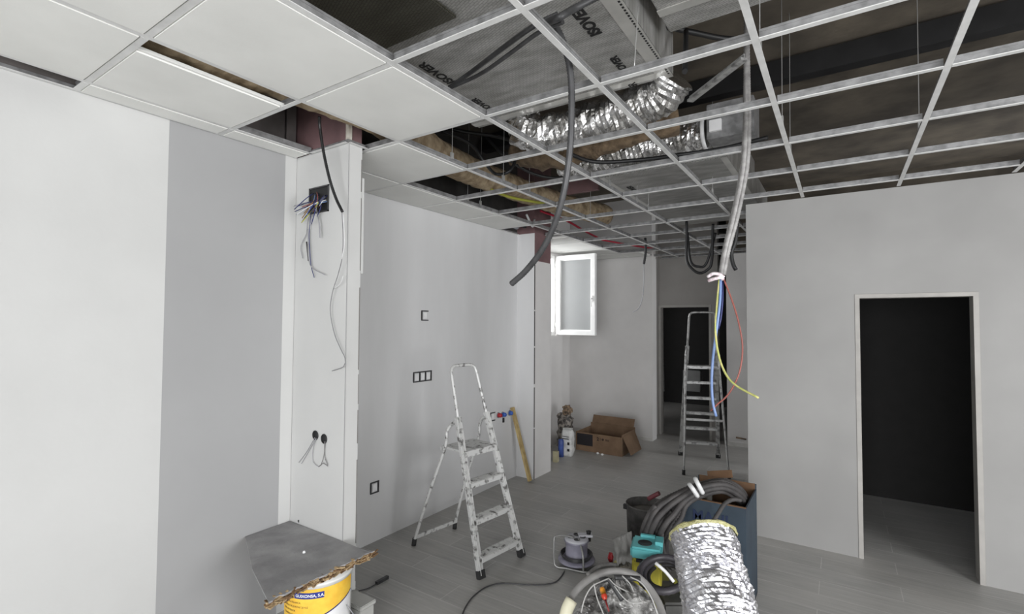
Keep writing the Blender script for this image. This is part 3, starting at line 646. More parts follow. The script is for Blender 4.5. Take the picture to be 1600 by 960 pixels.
# ------------------------------------------------------------------ stepladders
def ladder(label, origin, theta, wf, wt, D, Ht, zs, zp, zpiv, mm, md, zcross, wr, lean=.304, pdep=.26):
    root = thing('stepladder', (origin[0], origin[1], 0), label, 'ladder')
    ux = Vector((cos(theta), sin(theta), 0)); uy = Vector((-sin(theta), cos(theta), 0)); O = Vector((origin[0], origin[1], 0))
    def Q(x, y, z): return O+ux*x+uy*y+Vector((0, 0, z))
    def hw(z): return (wf+(wt-wf)*z/Ht)/2
    # stiles up to the hoop base
    zt = zpiv+.03
    for s in (-1, 1):
        bm = bmesh.new(); bar(bm, Q(s*hw(.02), .006, .025), Q(s*hw(zt), lean*zt, zt), .024, .046, side=ux)
        # raised lips of the profile
        for e in (-1, 1): bar(bm, Q(s*(hw(.02)+.012), .006+e*.02, .025), Q(s*(hw(zt)+.012), lean*zt+e*.02, zt), .006, .005, side=ux)
        obj('stile', bm, mm, root)
        bm = bmesh.new(); bar(bm, Q(s*hw(0), -.004, .0), Q(s*hw(.04), .010, .05), .034, .056, side=ux); obj('foot', bm, rubber, root)
    # handrail hoop
    r = .05; hp = []
    for s in (-1, 1):
        seg = [Q(s*hw(zpiv-.05), lean*(zpiv-.05), zpiv-.05), Q(s*hw(Ht-.25), lean*(Ht-.25), Ht-.25), Q(s*hw(Ht-r), lean*(Ht-r), Ht-r), Q(s*(hw(Ht)-r*.3), lean*(Ht-.012), Ht-.014), Q(s*(hw(Ht)-r), lean*Ht, Ht)]
        hp += seg if s < 0 else seg[::-1]
    bm = bmesh.new(); tube(bm, hp, .0125, 10, .02); obj('handrail', bm, mm, root)
    # steps
    for z in zs:
        bm = bmesh.new(); h2 = hw(z)-.01; y = lean*z
        obb(bm, Q(0, y+.006, z), ux, uy, Vector((0, 0, 1)), h2, .042, .004)
        obb(bm, Q(0, y-.036, z-.014), ux, uy, Vector((0, 0, 1)), h2+.004, .003, .016); obb(bm, Q(0, y+.046, z-.010), ux, uy, Vector((0, 0, 1)), h2, .003, .012)
        for q in range(5): obb(bm, Q(0, y-.026+q*.014, z+.005), ux, uy, Vector((0, 0, 1)), h2-.01, .0025, .0015)
        obj('step', bm, mm, root)
    # platform
    y = lean*zp; h2 = hw(zp)-.005
    bm = bmesh.new(); obb(bm, Q(0, y+pdep/2-.03, zp), ux, uy, Vector((0, 0, 1)), h2, pdep/2, .008)
    obb(bm, Q(0, y-.03, zp-.014), ux, uy, Vector((0, 0, 1)), h2+.006, .004, .02); obb(bm, Q(0, y+pdep-.03, zp-.01), ux, uy, Vector((0, 0, 1)), h2+.012, .006, .014)
    obj('platform', bm, md, root)
    # rear support frame
    yp = lean*zpiv
    for s in (-1, 1):
        hr = lambda z: (wr+(wt+.06-wr)*z/zpiv)/2
        bm = bmesh.new()
        tube(bm, [Q(s*hr(.03), D, .03), Q(s*hr(zp*.5), D-(D-yp-pdep*.6)*.5, zp*.5), Q(s*(hr(zp)+.004), yp+pdep*.62-.04, zp), Q(s*(hr(zp)+.004), yp+.10, zp+(zpiv-zp)*.62), Q(s*(hr(zpiv)), yp+.05, zpiv-.02), Q(s*(hw(zpiv)+.004), yp, zpiv)], .0125, 10, .03)
        obj('rear_leg', bm, mm, root)
        bm = bmesh.new(); tube(bm, [Q(s*hr(0), D+.003, 0), Q(s*hr(.05), D-.005, .055)], .018, 10); obj('foot', bm, rubber, root)
    bm = bmesh.new(); zc = zcross; f = zc/zp; yc = D+(yp+pdep*.62-.04-D)*f
    hh = hr(zc); bar(bm, Q(-hh, yc, zc), Q(hh, yc, zc), .012, .026); obj('crossbar', bm, mm, root)
    return root
ladder('paint-splashed aluminium stepladder standing open before the plain wall, nearer of the two', (-2.015, 2.905), radians(82.2), .42, .25, .73, 1.392, (.125, .355, .585), .79, 1.0, alu, alu, .075, .42)
ladder('tall aluminium stepladder seen from behind, in front of the dark doorway', (-1.56, 6.72), radians(197.8), .46, .29, .87, 1.86, (.2, .4, .6, .8, 1.0), 1.205, 1.42, alu_d, alu_d, .60, .48, lean=.30, pdep=.2)

# ------------------------------------------------------------------ board on bucket, lower left
bt = thing('work_board', (-2.42, 1.5, .49), 'grey-topped chipboard sheet with a broken edge resting on the white bucket', 'board')
random.seed(2)
bm = bmesh.new(); edge = []
y = 1.215; pts_e = []
while y < 1.77: pts_e.append((-2.062+random.uniform(-.008, .006), y)); y += .018
pts_e.append((-2.055, 1.79)); pts_e.append((-2.10, 1.768)); 
outl = [(-2.785, 1.50), (-2.6, 1.42), (-2.4, 1.33)]+pts_e+[(-2.14, 1.767), (-2.785, 1.767)]
top = [bm.verts.new((x, y, .520)) for x, y in outl]; bot = [bm.verts.new((x, y, .512)) for x, y in outl]
bm.faces.new(top); bm.faces.new(bot[::-1])
for i in range(len(outl)): bm.faces.new((top[i], bot[i], bot[(i+1) % len(outl)], top[(i+1) % len(outl)]))
obj('laminate_top', bm, mat('dusty_grey_laminate', rgb(154, 153, 153), .6, col2=rgb(126, 125, 126), scale=6, detail=8, bump=.3, bscale=30), bt)
bm = bmesh.new()
c_ = [(-2.78, 1.51), (-2.4, 1.342), (-2.075, 1.235), (-2.075, 1.764), (-2.78, 1.764)]
ct = [bm.verts.new((x, y, .512)) for x, y in c_]; cb_ = [bm.verts.new((x, y, .49)) for x, y in c_]
bm.faces.new(ct); bm.faces.new(cb_[::-1])
for i in range(5): bm.faces.new((ct[i], cb_[i], cb_[(i+1) % 5], ct[(i+1) % 5]))
for k in range(150):
    y = random.uniform(1.22, 1.80); z = random.uniform(.488, .516); x = -2.068+random.uniform(-.01, .007)+(.008 if y > 1.7 else 0)
    d = Vector((random.uniform(-.3, .3), 1, random.uniform(-.4, .4))).normalized(); obb(bm, (x, y, z), d.cross(Vector((0, 0, 1))).normalized(), d, Vector((0, 0, 1)), random.uniform(.004, .009), random.uniform(.01, .024), random.uniform(.0015, .004), random.choice((0, 1)))
chip = mat('chipboard_core', rgb(204, 178, 138), .9, col2=rgb(150, 122, 86), scale=60, bump=1)
obj('chipboard_core', bm, [chip, mat('dark_chip', rgb(120, 92, 62), .9, col2=rgb(86, 64, 44), scale=60)], bt)
p = at(475, 864, 2, .522); bm = bmesh.new(); lathe(bm, [(0, .012), (.006, .009), (.009, .001), (.0, .0)], (p.x, p.y, .5205), 10)
tag(obj('plaster_crumb', bm, white), 'small white crumb lying on the grey board', 'crumb')
for k, pts in enumerate(([(430, 792), (448, 789), (458, 792), (464, 805), (468, 815)], [(430, 772), (448, 778), (456, 790), (462, 806)])):
    bm = bmesh.new(); tube(bm, [at(x, y, 2, .535) for x, y in pts], .009 if k == 0 else .002, 8, .01); 
    tag(obj('cable_end', bm, black if k == 0 else greyw), ('black cable end lying on the grey board against the wall', 'thin grey wire end curling over the black cable on the board')[k], 'cable')

bk = thing('paint_bucket', (-2.20, 1.56, 0), 'white plastic bucket with a yellow label under the grey board', 'bucket')
BC = (-2.20, 1.56, 0)
white_b = mat('white_bucket_plastic', rgb(226, 226, 224), .45, col2=rgb(214, 214, 210), scale=5)
bm = bmesh.new(); lathe(bm, [(0, .005), (.146, .0), (.161, .472), (.166, .474), (.166, .486), (0, .487)], BC, 48); obj('pail', bm, white_b, bk)
# wrapped label: facing the viewpoint
ang = math.atan2(-BC[1], -BC[0])
def rad(z): return .146+(.161-.146)*z/.472
def wrap(bm, a0, a1, z0f, z1f, off, n=30, rows=3):
    g = []
    for i in range(n+1):
        a = a0+(a1-a0)*i/n; col = []
        for k in range(rows+1):
            z = z0f(i/n)+(z1f(i/n)-z0f(i/n))*k/rows; r = rad(z)+off; col.append(bm.verts.new((BC[0]+cos(a)*r, BC[1]+sin(a)*r, z)))
        g.append(col)
    for i in range(n):
        for k in range(rows): bm.faces.new((g[i][k], g[i+1][k], g[i+1][k+1], g[i][k+1])).smooth = True
lab = mat('yellow_label', rgb(236, 196, 72), .5, col2=rgb(226, 176, 58), scale=18)
lowf = lambda t: .29+.13*max(0, t-.25)
bm = bmesh.new(); wrap(bm, ang-1.35, ang+1.2, lowf, lambda t: .462, .0012); lo = obj('label', bm, lab, bk)
bm = bmesh.new(); wrap(bm, ang-1.35, ang+1.2, lambda t: .12, lambda t: lowf(t)-.001, .0012); obj('white_band', bm, white, lo)
bm = bmesh.new(); wrap(bm, ang-1.35, ang+1.2, lambda t: lowf(t)-.004, lambda t: lowf(t)+.003, .002); obj('dark_line', bm, navy, lo)
bm = bmesh.new(); wrap(bm, ang-.72, ang+.16, lambda t: .418, lambda t: .447, .002); lblue = obj('blue_strip', bm, mat('label_blue', rgb(36, 50, 130), .5), lo)
def wraptext(s, size, a0, z, off, m_, parent, bold=0):
    bm = text_bm(s, size, (0, 0, 0), (1, 0, 0), (0, 1, 0), .0003, bold)
    for v in bm.verts:
        x, y, zz = v.co; r = rad(z)+off+zz; a = a0+x/rad(z); v.co = Vector((BC[0]+cos(a)*r, BC[1]+sin(a)*r, z+y))
    return obj('lettering', bm, m_, parent)
wraptext('GUIXONSA, S.A.', .0185, ang-.67, .426, .0026, white, lblue, .0004)
inkb = mat('brown_label_ink', rgb(120, 92, 50), .6)
for k, s in enumerate(('ESCAYOLA BLANCA', 'MASILLA DE JUNTAS 20 KG', 'USO INTERIOR', 'CONSERVAR EN LUGAR SECO')): wraptext(s, .012, ang-1.2, .395-.02*k, .0018, inkb, lo)
# handle lug
bm = bmesh.new(); tube(bm, [(BC[0]+.155, BC[1]+.05, .33), (BC[0]+.16, BC[1]+.10, .25), (BC[0]+.12, BC[1]+.15, .22)], .0025, 6, .02); obj('wire_handle', bm, greyw, bk)
# light grey crate right of the bucket
gc = thing('storage_box', (-2.2, 1.9, 0), 'low pale grey lidded box on the floor just behind the bucket', 'box')
pA = at(588, 937, 2, .22); pB = at(550, 920, 2, .22)
gbm = mat('pale_grey_box', rgb(176, 176, 172), .6, col2=rgb(160, 160, 156), scale=6)
obj('body', box(pA.x-.17, pA.x-.008, pA.y-.10, pA.y-.008, 0, .20, .004), gbm, gc)
obj('lid', box(pA.x-.175, pA.x, pA.y-.105, pA.y, .20, .222, .004), gbm, gc)
cable('electric_cable', 'short black cable scrap on the floor right of the bucket', 'cable', [at(560, 924, 2, .006), at(575, 920, 2, .006), at(590, 912, 2, .006)], .004, conduit)
bm = bmesh.new(); bar(bm, at(588, 912, 2, .01), at(606, 902, 2, .01), .022, .02); tag(obj('cable_plug', bm, conduit), 'small dark plug on the floor at the end of the cable scrap', 'plug')

# ------------------------------------------------------------------ cable reel
rc = Vector((-1.60, 3.24, 0)); rl = thing('cable_reel', rc, 'small grey-violet cable reel with tubular stand on the floor in the middle', 'cable reel')
lil = mat('grey_violet_plastic', rgb(150, 148, 162), .5, col2=rgb(120, 118, 132), scale=10)
bm = bmesh.new(); lathe(bm, [(.0, .03), (.125, .028), (.132, .036), (.128, .046), (.09, .05), (0, .05)], rc, 32); obj('lower_flange', bm, lil, rl)
bm = bmesh.new(); lathe(bm, [(.088, .05), (.078, .06), (.078, .16), (.09, .168), (0, .17)], rc, 32); obj('drum', bm, lil, rl)
bm = bmesh.new()
for k in range(4): tube(bm, [(rc.x+cos(a)*(.1+.004*k), rc.y+sin(a)*(.1+.004*k), .056+.007*k) for a in [i*pi/12 for i in range(24)]], .0045, 6, straight=True, closed=True)
obj('wound_cable', bm, conduit, rl)
bm = bmesh.new(); lathe(bm, [(.0, .17), (.082, .17), (.085, .176), (.082, .186), (0, .188)], rc, 32); sp = obj('socket_plate', bm, mat('pale_reel_top', rgb(190, 190, 196), .5), rl)
bm = bmesh.new()
for k in range(4):
    a = k*pi/2+.5; c = rc+Vector((cos(a)*.045, sin(a)*.045, .189)); lathe(bm, [(0, .0), (.02, .0), (.02, .004), (.015, .004), (.014, .001)], c, 14)
obj('outlet', bm, conduit, sp)
bm = bmesh.new(); c = rc+Vector((.06, .075, 0)); lathe(bm, [(.016, .15), (.016, .215), (.02, .22), (0, .225)], c, 12); obj('grip_knob', bm, black, rl)
bm = bmesh.new(); bar(bm, rc+Vector((-.0, .03, .192)), rc+Vector((.08, .09, .192)), .05, .016); obj('handle_arm', bm, MATS['pale_reel_top'], rl)
tubm = mat('grey_steel_tube', rgb(160, 160, 158), .4, .5)
bm = bmesh.new()
A_ = RIGHT.copy(); A_.z = 0; A_.normalize(); B_ = Vector((-A_.y, A_.x, 0))
def RQ(u, v, z): return rc+A_*u+B_*v+Vector((0, 0, z))
tube(bm, [RQ(-.02, -.02, .195), RQ(-.10, -.03, .215), RQ(-.155, -.04, .21), RQ(-.165, -.05, .19), RQ(-.165, -.06, .06), RQ(-.15, -.07, .015), RQ(-.08, -.09, .012), RQ(.03, -.14, .012), RQ(.06, -.13, .01)], .007, 8, .015)
obj('stand_tube', bm, tubm, rl)
bm = bmesh.new(); tube(bm, [RQ(.03, -.132, .012), RQ(.028, -.125, .12), RQ(.01, -.04, .196)], .007, 8, .015); obj('stand_tube', bm, tubm, rl)
cable('power_cord', 'thin dark power cord trailing from the cable reel across the floor', 'cord', [at(x, y, 2, .006) for x, y in ((882, 893), (878, 900), (868, 910), (850, 914), (820, 914), (785, 912), (760, 918), (740, 932), (728, 948), (722, 962), (716, 980))], .0045, conduit)

# ------------------------------------------------------------------ far corner: box, bags
cb = thing('cardboard_box', (-2.75, 6.3, 0), 'open brown cardboard box with a dark printed panel on the floor by the far wall', 'box')
x0, x1, y0, y1, hz = -3.04, -2.38, 6.13, 6.62, .245
bm = bmesh.new()
bx(bm, x0, x1, y0, y0+.006, 0, hz); bx(bm, x0, x1, y1-.006, y1, 0, hz+.05); bx(bm, x0, x0+.006, y0+.006, y1-.006, 0, hz); bx(bm, x1-.006, x1, y0+.006, y1-.006, 0, hz+.03); bx(bm, x0+.006, x1-.006, y0+.006, y1-.006, 0, .006)
obj('body', bm, card, cb)
bm = bmesh.new(); bar(bm, (-2.71, y1, hz+.05), (-2.71, y1+.05, hz+.15), x1-x0-.04, .005, side=Vector((0, -.1, 1))); obj('flap', bm, card, cb)
bm = bmesh.new(); vs4 = [bm.verts.new(v) for v in ((x1, y0+.02, hz), (x1, y1-.02, hz), (x1+.10, y1-.04, .02), (x1+.10, y0+.05, .02))]; bm.faces.new(vs4)
r_ = bmesh.ops.extrude_face_region(bm, geom=bm.faces[:]); bmesh.ops.translate(bm, verts=[v for v in r_['geom'] if isinstance(v, bmesh.types.BMVert)], vec=(.005, 0, .002)); obj('flap', bm, card, cb)
obj('printed_panel', box(x0+.02, x0+.25, y0-.002, y0, .075, hz-.015), dark, cb)
bm = bmesh.new(); merge(bm, text_bm('2', .06, (x0+.31, y0-.0015, .165), (1, 0, 0), (0, 0, 1), .0008, .003)); merge(bm, text_bm('l', .05, (x0+.355, y0-.0015, .17), (1, 0, 0), (0, 0, 1), .0008, .001))
lathe(bm, [(0, .002), (.016, .002), (.016, 0)], (x0+.395, y0, .185), 14, axis=(0, -1, 0)); merge(bm, text_bm('no', .05, (x0+.43, y0-.0015, .17), (1, 0, 0), (0, 0, 1), .0008, .001))
obj('printed_marks', bm, mat('faded_box_ink', rgb(60, 44, 36), .8), cb)
def blob(c, sx, sy, sz, seed, amp=.25, f=5, sub=4, flat=True):
    bm = bmesh.new(); bmesh.ops.create_icosphere(bm, subdivisions=sub, radius=1)
    for v in bm.verts:
        n_ = v.co.normalized(); k = 1+amp*noise.noise(n_*f*.5+Vector((seed, 0, 0)))+amp*.5*noise.noise(n_*f*1.5+Vector((seed, 3, 0)))
        v.co = Vector((n_.x*sx*k, n_.y*sy*k, n_.z*sz*k))
        if flat and v.co.z < -sz*.8: v.co.z = -sz*.8
        v.co += Vector(c)+Vector((0, 0, sz*.8 if flat else 0))
    return bm
def sack(bm, c, w_, d_, h_, lean=(0, 0), seed=0, amp=.012, mi=0):
    nx, nz = 8, 14; g = []
    for k in range(nz+1):
        t = k/nz; ring = []
        puff = 1-.12*abs(2*t-1)**3
        dd = d_*(puff if t < .85 else puff*(1-(t-.85)*3.5))
        for i in range(24):
            a = 2*pi*i/24; sx = math.copysign(abs(cos(a))**.5, cos(a)); sy = math.copysign(abs(sin(a))**.5, sin(a))
            p = Vector((c[0]+sx*w_/2*puff+lean[0]*t, c[1]+sy*dd/2+lean[1]*t, c[2]+h_*t)); n_ = noise.noise(p*18+Vector((seed, 0, 0)))*amp
            ring.append(bm.verts.new(p+Vector((sx, sy, 0))*n_))
        g.append(ring)
    for k in range(nz):
        for i in range(24): f = bm.faces.new((g[k][i], g[k][(i+1) % 24], g[k+1][(i+1) % 24], g[k+1][i])); f.material_index = mi; f.smooth = True
    bm.faces.new(g[0][::-1]); bm.faces.new(g[-1])
wb = thing('cement_bag', (-2.98, 5.82, 0), 'upright white paper bag with dark printed squares beside the cardboard box', 'bag')
bm = bmesh.new(); sack(bm, (-2.99, 5.80, 0), .15, .12, .34, seed=3); obj('sack', bm, mat('white_paper_bag', rgb(212, 212, 210), .7, col2=rgb(180, 180, 178), scale=14), wb)
bm = bmesh.new(); bx(bm, -2.965, -2.935, 5.733, 5.737, .07, .10); bx(bm, -2.965, -2.935, 5.733, 5.737, .15, .185); bx(bm, -3.04, -2.945, 5.733, 5.737, .22, .23); bx(bm, -3.04, -2.945, 5.733, 5.737, .25, .257)
obj('print', bm, dark, wb)
bm = bmesh.new(); bar(bm, (-3.05, 5.80, .345), (-2.93, 5.80, .35), .05, .012); obj('folded_top', bm, MATS['white_paper_bag'], wb)
gb = thing('debris_bag', (-3.12, 5.78, 0), 'tall crumpled grey-brown bag of debris leaning in the corner behind the pier', 'bag')
bm = bmesh.new(); sack(bm, (-3.13, 5.99, 0), .19, .16, .5, seed=11, amp=.05); obj('sack', bm, mat('crumpled_grey_bag', rgb(132, 126, 118), .6, col2=rgb(58, 54, 52), scale=22, contrast=(.42, .58)), gb)
bm = blob((-3.09, 5.97, .55), .07, .06, .07, 4, amp=.5, flat=False, sub=3); obj('stuffing', bm, mat('brown_rag', rgb(150, 128, 104), .9, col2=rgb(70, 60, 52), scale=25), gb)
bm = bmesh.new(); c = at(876.5, 700, 1, 5.70); lathe(bm, [(0, 0), (.036, 0), (.036, .2), (.03, .22), (0, .22)], (c.x, 5.70, 0), 18)
tag(obj('plastic_tub', bm, mat('blue_tub_plastic', rgb(70, 92, 160), .5, col2=rgb(50, 66, 120), scale=12)), 'blue plastic container on the floor between the pier and the white bag', 'container')
bm = bmesh.new(); c = at(867, 700, 1, 5.42); bx(bm, c.x-.03, c.x+.025, 5.42, 5.48, 0, .13)
tag(obj('foam_block', bm, mat('pale_yellow_foam', rgb(186, 180, 150), .9, col2=rgb(160, 154, 124))), 'small pale yellow block on the floor behind the pier corner', 'block')
bm = bmesh.new()
for k, (px, py) in enumerate(((934, 710), (941, 712))): merge(bm, blob(at(px, py, 2, .0), .018, .018, .014, k, sub=2))
tag(obj('plaster_crumbs', bm, white, None), 'two small white plaster crumbs in front of the cardboard box', 'crumbs', kind='stuff')
bt2 = at(987, 690, 2, .0); bm = bmesh.new(); bar(bm, at(976, 686, 2, .03), at(990, 688, 2, .03), .03, .03); bar(bm, at(988, 689, 2, .0), at(988, 683, 2, .09), .02, .02); bx(bm, bt2.x-.05, bt2.x+.03, bt2.y-.02, bt2.y+.02, 0, .03)
tag(obj('bracket', bm, conduit), 'small dark metal bracket on the floor right of the cardboard box', 'bracket')

# things glimpsed in the dark room
bm = bmesh.new(); p = at(1035, 490, 1, 8.3); q = at(1037, 612, 1, 8.3); bar(bm, p, q, .03, .02); tag(obj('door_edge_strip', bm, alu_d), 'thin pale upright strip inside the dark doorway', 'strip')
bm = box(*sorted((at(1067, 600, 1, 9.6).x, at(1094, 600, 1, 9.6).x)), 9.6, 9.8, at(1080, 612, 1, 9.6).z, at(1080, 579, 1, 9.6).z, .01)
tag(obj('wall_cabinet', bm, mat('dim_white_enamel', rgb(150, 150, 148), .4)), 'dim pale cabinet on the back wall of the dark room', 'cabinet')
# pale pipe stub right edge by ladder
cable('pipe_offcut', 'short pale pipe offcut leaning at the right edge behind the tall stepladder', 'pipe', [at(1150, 684, 1, 7.575), at(1166, 687, 1, 7.575)], .012, MATS['brown_rag'])

# ------------------------------------------------------------------ pile of gear, lower right
# grey rubble bucket
kc = at(1001, 870, 2, 0); kc = Vector((kc.x, kc.y+.13, 0))
rb = thing('mortar_bucket', kc, 'dusty dark grey mortar bucket behind the hose bundle', 'bucket')
bm = bmesh.new(); lathe(bm, [(0, .004), (.138, 0), (.149, .335), (.153, .338), (.153, .35), (.145, .35), (.134, .05), (0, .05)], kc, 40)
mort = mat('cement_crusted_plastic', rgb(92, 90, 88), .8, col2=rgb(62, 61, 60), scale=16, bump=.6, bscale=50)
obj('pail', bm, mort, rb)
bm = bmesh.new(); lathe(bm, [(0, .30), (.08, .302), (.135, .29), (.14, .28)], kc, 32); obj('mortar', bm, mat('dried_mortar', rgb(118, 115, 110), .9, col2=rgb(92, 90, 86), scale=12, bump=1, bscale=30), rb)
bm = bmesh.new()
for a in (3.6, 5.3): bx(bm, kc.x+cos(a)*.15-.02, kc.x+cos(a)*.15+.02, kc.y+sin(a)*.15-.012, kc.y+sin(a)*.15+.012, .30, .335)
obj('handle_lug', bm, black, rb)

# blue printed cardboard box
bluec = mat('blue_printed_cardboard', rgb(52, 66, 78), .55, col2=rgb(42, 54, 66), scale=5, bump=.1)
P0 = at(1082, 778, 2, .66); yF = P0.y-.005
bb = thing('cardboard_box', (-.5, yF+.2, 0), 'large blue printed cardboard box open at the top, under the hose bundle at the right', 'box')
X0, X1 = P0.x-.06, P0.x+.30; Z1 = .655; yB = yF+.42
bm = bmesh.new()
bx(bm, X0, X1, yF, yF+.008, 0, Z1); bx(bm, X0, X1, yB-.008, yB, 0, Z1+.03); bx(bm, X0, X0+.008, yF+.008, yB-.008, 0, Z1); bx(bm, X1-.008, X1, yF+.008, yB-.008, 0, Z1); bx(bm, X0, X1, yF, yB, 0, .01)
bx(bm, X0+.008, X1-.008, yF+.008, yF+.014, .02, Z1+.003, 1); bx(bm, X0+.001, X1-.001, yF+.001, yF+.014, Z1, Z1+.006, 1); bx(bm, X0+.008, X1-.008, yB-.014, yB-.008, .02, Z1+.035, 1)
obj('body', bm, [bluec, mat('raw_card_inside', rgb(118, 90, 66), .9, col2=rgb(96, 72, 52), scale=8)], bb)
bm = bmesh.new(); bar(bm, (X0+.14, yB, Z1+.03), (X0+.13, yB+.02, Z1+.075), .16, .006, side=Vector((0, -1, 0))); obj('flap', bm, MATS['raw_card_inside'], bb)
bm = text_bm('MAHI', .085, (X0+.06, yF-.0015, Z1-.12), (1, 0, 0), (0, 0, 1), .0006, .002); obj('printed_lettering', bm, mat('dark_blue_ink', rgb(28, 42, 74), .6), bb)
bm = bmesh.new()
bx(bm, X0+.02, X1-.05, yF-.0015, yF, Z1-.16, Z1-.155); bx(bm, X0+.20, X1-.04, yF-.0015, yF, Z1-.5, Z1-.22)
obj('printed_band', bm, mat('mid_blue_ink', rgb(48, 72, 96), .6), bb)

# hose bundle draped over the box
hb = thing('conduit_coil', at(1080, 770, 2, .7), 'big bundle of dusty black corrugated conduit tied with white and draped over the blue box', 'conduit coil')
random.seed(21)
for k in range(18):
    bm = bmesh.new(); o1 = random.uniform(-1, 1); o2 = random.uniform(-1, 1); u = k/17
    z_ = .70+.05*abs(o2)
    dep = 3.0+.12*o1
    pts = [atd(1150+6*o1, 850, 3.06+.08*u), atd(1166+4*o1, 806-16*u+3*o2, 3.04+.10*u), atd(1158, 786-20*u+3*o2, dep+.08), atd(1130, 768-16*u, dep+.03), atd(1092, 776-18*u+2*o2, dep),
           atd(1072-10*u, 790-20*u, dep-.02), atd(1064-38*u, 810-20*u, dep-.06), atd(1052-44*u+o2*3, 828-8*u+4*o1, dep-.08), atd(1042-36*u+4*o1, 850-2*u+5*o2, dep-.02), atd(1044-22*u+6*o2, 885, dep+.06)]
    tube(bm, pts, .0175, 9, .009, corr); obj('conduit_strand', bm, hosem, hb)
# strands of the bundle falling between box and jug
for k, pts in enumerate(([(1042, 795), (1030, 815), (1027, 840), (1034, 870), (1046, 892)], [(1024, 790), (1017, 812), (1013, 830), (1004, 852)], [(1050, 800), (1036, 822), (1034, 846), (1041, 875), (1052, 890)])):
    bm = bmesh.new(); tube(bm, [atd(x, y, 2.86-.01*k) for x, y in pts], .015, 9, .009, corr); obj('conduit_strand', bm, hosem, hb)
bm = bmesh.new(); tube(bm, [atd(x, y, 2.76) for x, y in ((1158, 782), (1145, 781), (1132, 788), (1122, 803), (1112, 820), (1104, 838))], .0125, 9, .009, corr); obj('conduit_strand', bm, hosem, hb)
bm = bmesh.new()
for a, b in (((1077, 757), (1090, 776)), ((1086, 748), (1098, 771))):
    tube(bm, [atd(a[0], a[1], 2.84), atd((a[0]+b[0])/2-1, (a[1]+b[1])/2-2, 2.80), atd(b[0], b[1], 2.82)], .0125, 8, .01)
obj('white_tie', bm, white, hb)
bm = bmesh.new(); tube(bm, [atd(1013, 780, 3.1), atd(1022, 775, 3.08), atd(1030, 771, 3.06)], .014, 10); tag(obj('cutter_handle', bm, mat('dull_red_rubber', rgb(98, 44, 50), .6)), 'dull red tool handle sticking out above the mortar bucket', 'tool handle')
bm = bmesh.new(); lathe(bm, [(0, .0), (.024, .0), (.024, .09), (.018, .1), (0, .1)], atd(1107, 786, 3.12)-Vector((0, 0, .02)), 18)
tag(obj('clear_bottle', bm, mat('clear_plastic_bottle', rgb(180, 178, 172), .15, trans=.6)), 'clear plastic bottle top showing at the rim of the blue box', 'bottle')

# teal and yellow canister
jc = atd(1011, 870, 2.74); jx, jy = jc.x, jc.y
jg = thing('canister', (jx, jy, 0), 'yellow canister with a teal top and dark round opening in the pile', 'canister')
R2 = Matrix.Rotation(radians(14), 3, 'Z'); ux, uy = R2 @ Vector((1, 0, 0)), R2 @ Vector((0, 1, 0)); jz = atd(1011, 850, 2.74).z
teal = mat('teal_plastic', rgb(96, 176, 178), .35, col2=rgb(84, 160, 164)); yel = mat('yellow_plastic', rgb(196, 186, 66), .5, col2=rgb(170, 160, 54), scale=8)
jc0 = Vector((jx, jy, 0))
bm = bmesh.new(); obb(bm, jc0+Vector((0, 0, (jz-.07)/2)), ux, uy, Vector((0, 0, 1)), .077, .06, (jz-.07)/2); bmesh.ops.bevel(bm, geom=bm.edges[:], offset=.012, segments=3, affect='EDGES'); obj('body', bm, yel, jg)
bm = bmesh.new(); obb(bm, jc0+Vector((0, 0, jz-.025)), ux, uy, Vector((0, 0, 1)), .082, .085, .030); bmesh.ops.bevel(bm, geom=bm.edges[:], offset=.01, segments=3, affect='EDGES')
obb(bm, jc0+ux*.065+uy*.02+Vector((0, 0, jz+.012)), ux, uy, Vector((0, 0, 1)), .02, .04, .012); obb(bm, jc0-ux*.0+uy*.07+Vector((0, 0, jz+.01)), ux, uy, Vector((0, 0, 1)), .04, .010, .010)
th = obj('teal_top', bm, teal, jg)
bm = bmesh.new(); lathe(bm, [(0, .001), (.032, .001), (.034, .003), (.038, .003), (.038, -.001)], jc0-uy*.01-ux*.01+Vector((0, 0, jz+.005)), 24); obj('opening', bm, black, th)
bm = bmesh.new(); obb(bm, jc0-ux*.035-uy*.064+Vector((0, 0, jz-.072)), ux, uy, Vector((0, 0, 1)), .018, .004, .008); obj('latch', bm, black, jg)

# grey plastic sheet standing beside
gs = mat('grey_plastic_sheet', rgb(150, 149, 146), .4, col2=rgb(116, 115, 112), scale=9, bump=.4)
def sheet(quad, d, seed, amp=.02, n=14):
    bm = bmesh.new(); g = []
    for i in range(n+1):
        row = []
        for j in range(n+1):
            u, v = i/n, j/n
            x = (quad[0][0]*(1-u)+quad[1][0]*u)*(1-v)+(quad[3][0]*(1-u)+quad[2][0]*u)*v
            y = (quad[0][1]*(1-u)+quad[1][1]*u)*(1-v)+(quad[3][1]*(1-u)+quad[2][1]*u)*v
            p = atd(x, y, d-.05*v); row.append(bm.verts.new(p+FWD*amp*(noise.noise(Vector((u*4, v*2, seed)))+.5*noise.noise(Vector((u*11, v*5, seed))))))
        g.append(row)
    for i in range(n):
        for j in range(n): bm.faces.new((g[i][j], g[i+1][j], g[i+1][j+1], g[i][j+1])).smooth = True
    ex = bmesh.ops.extrude_face_region(bm, geom=bm.faces[:]); bmesh.ops.translate(bm, verts=[v for v in ex['geom'] if isinstance(v, bmesh.types.BMVert)], vec=FWD*.01)
    return bm
tag(obj('plastic_bag', sheet([(957, 843), (987, 831), (990, 882), (966, 892)], 3.38, 1, .03), gs), 'crumpled grey plastic bag left of the teal-topped canister', 'bag')
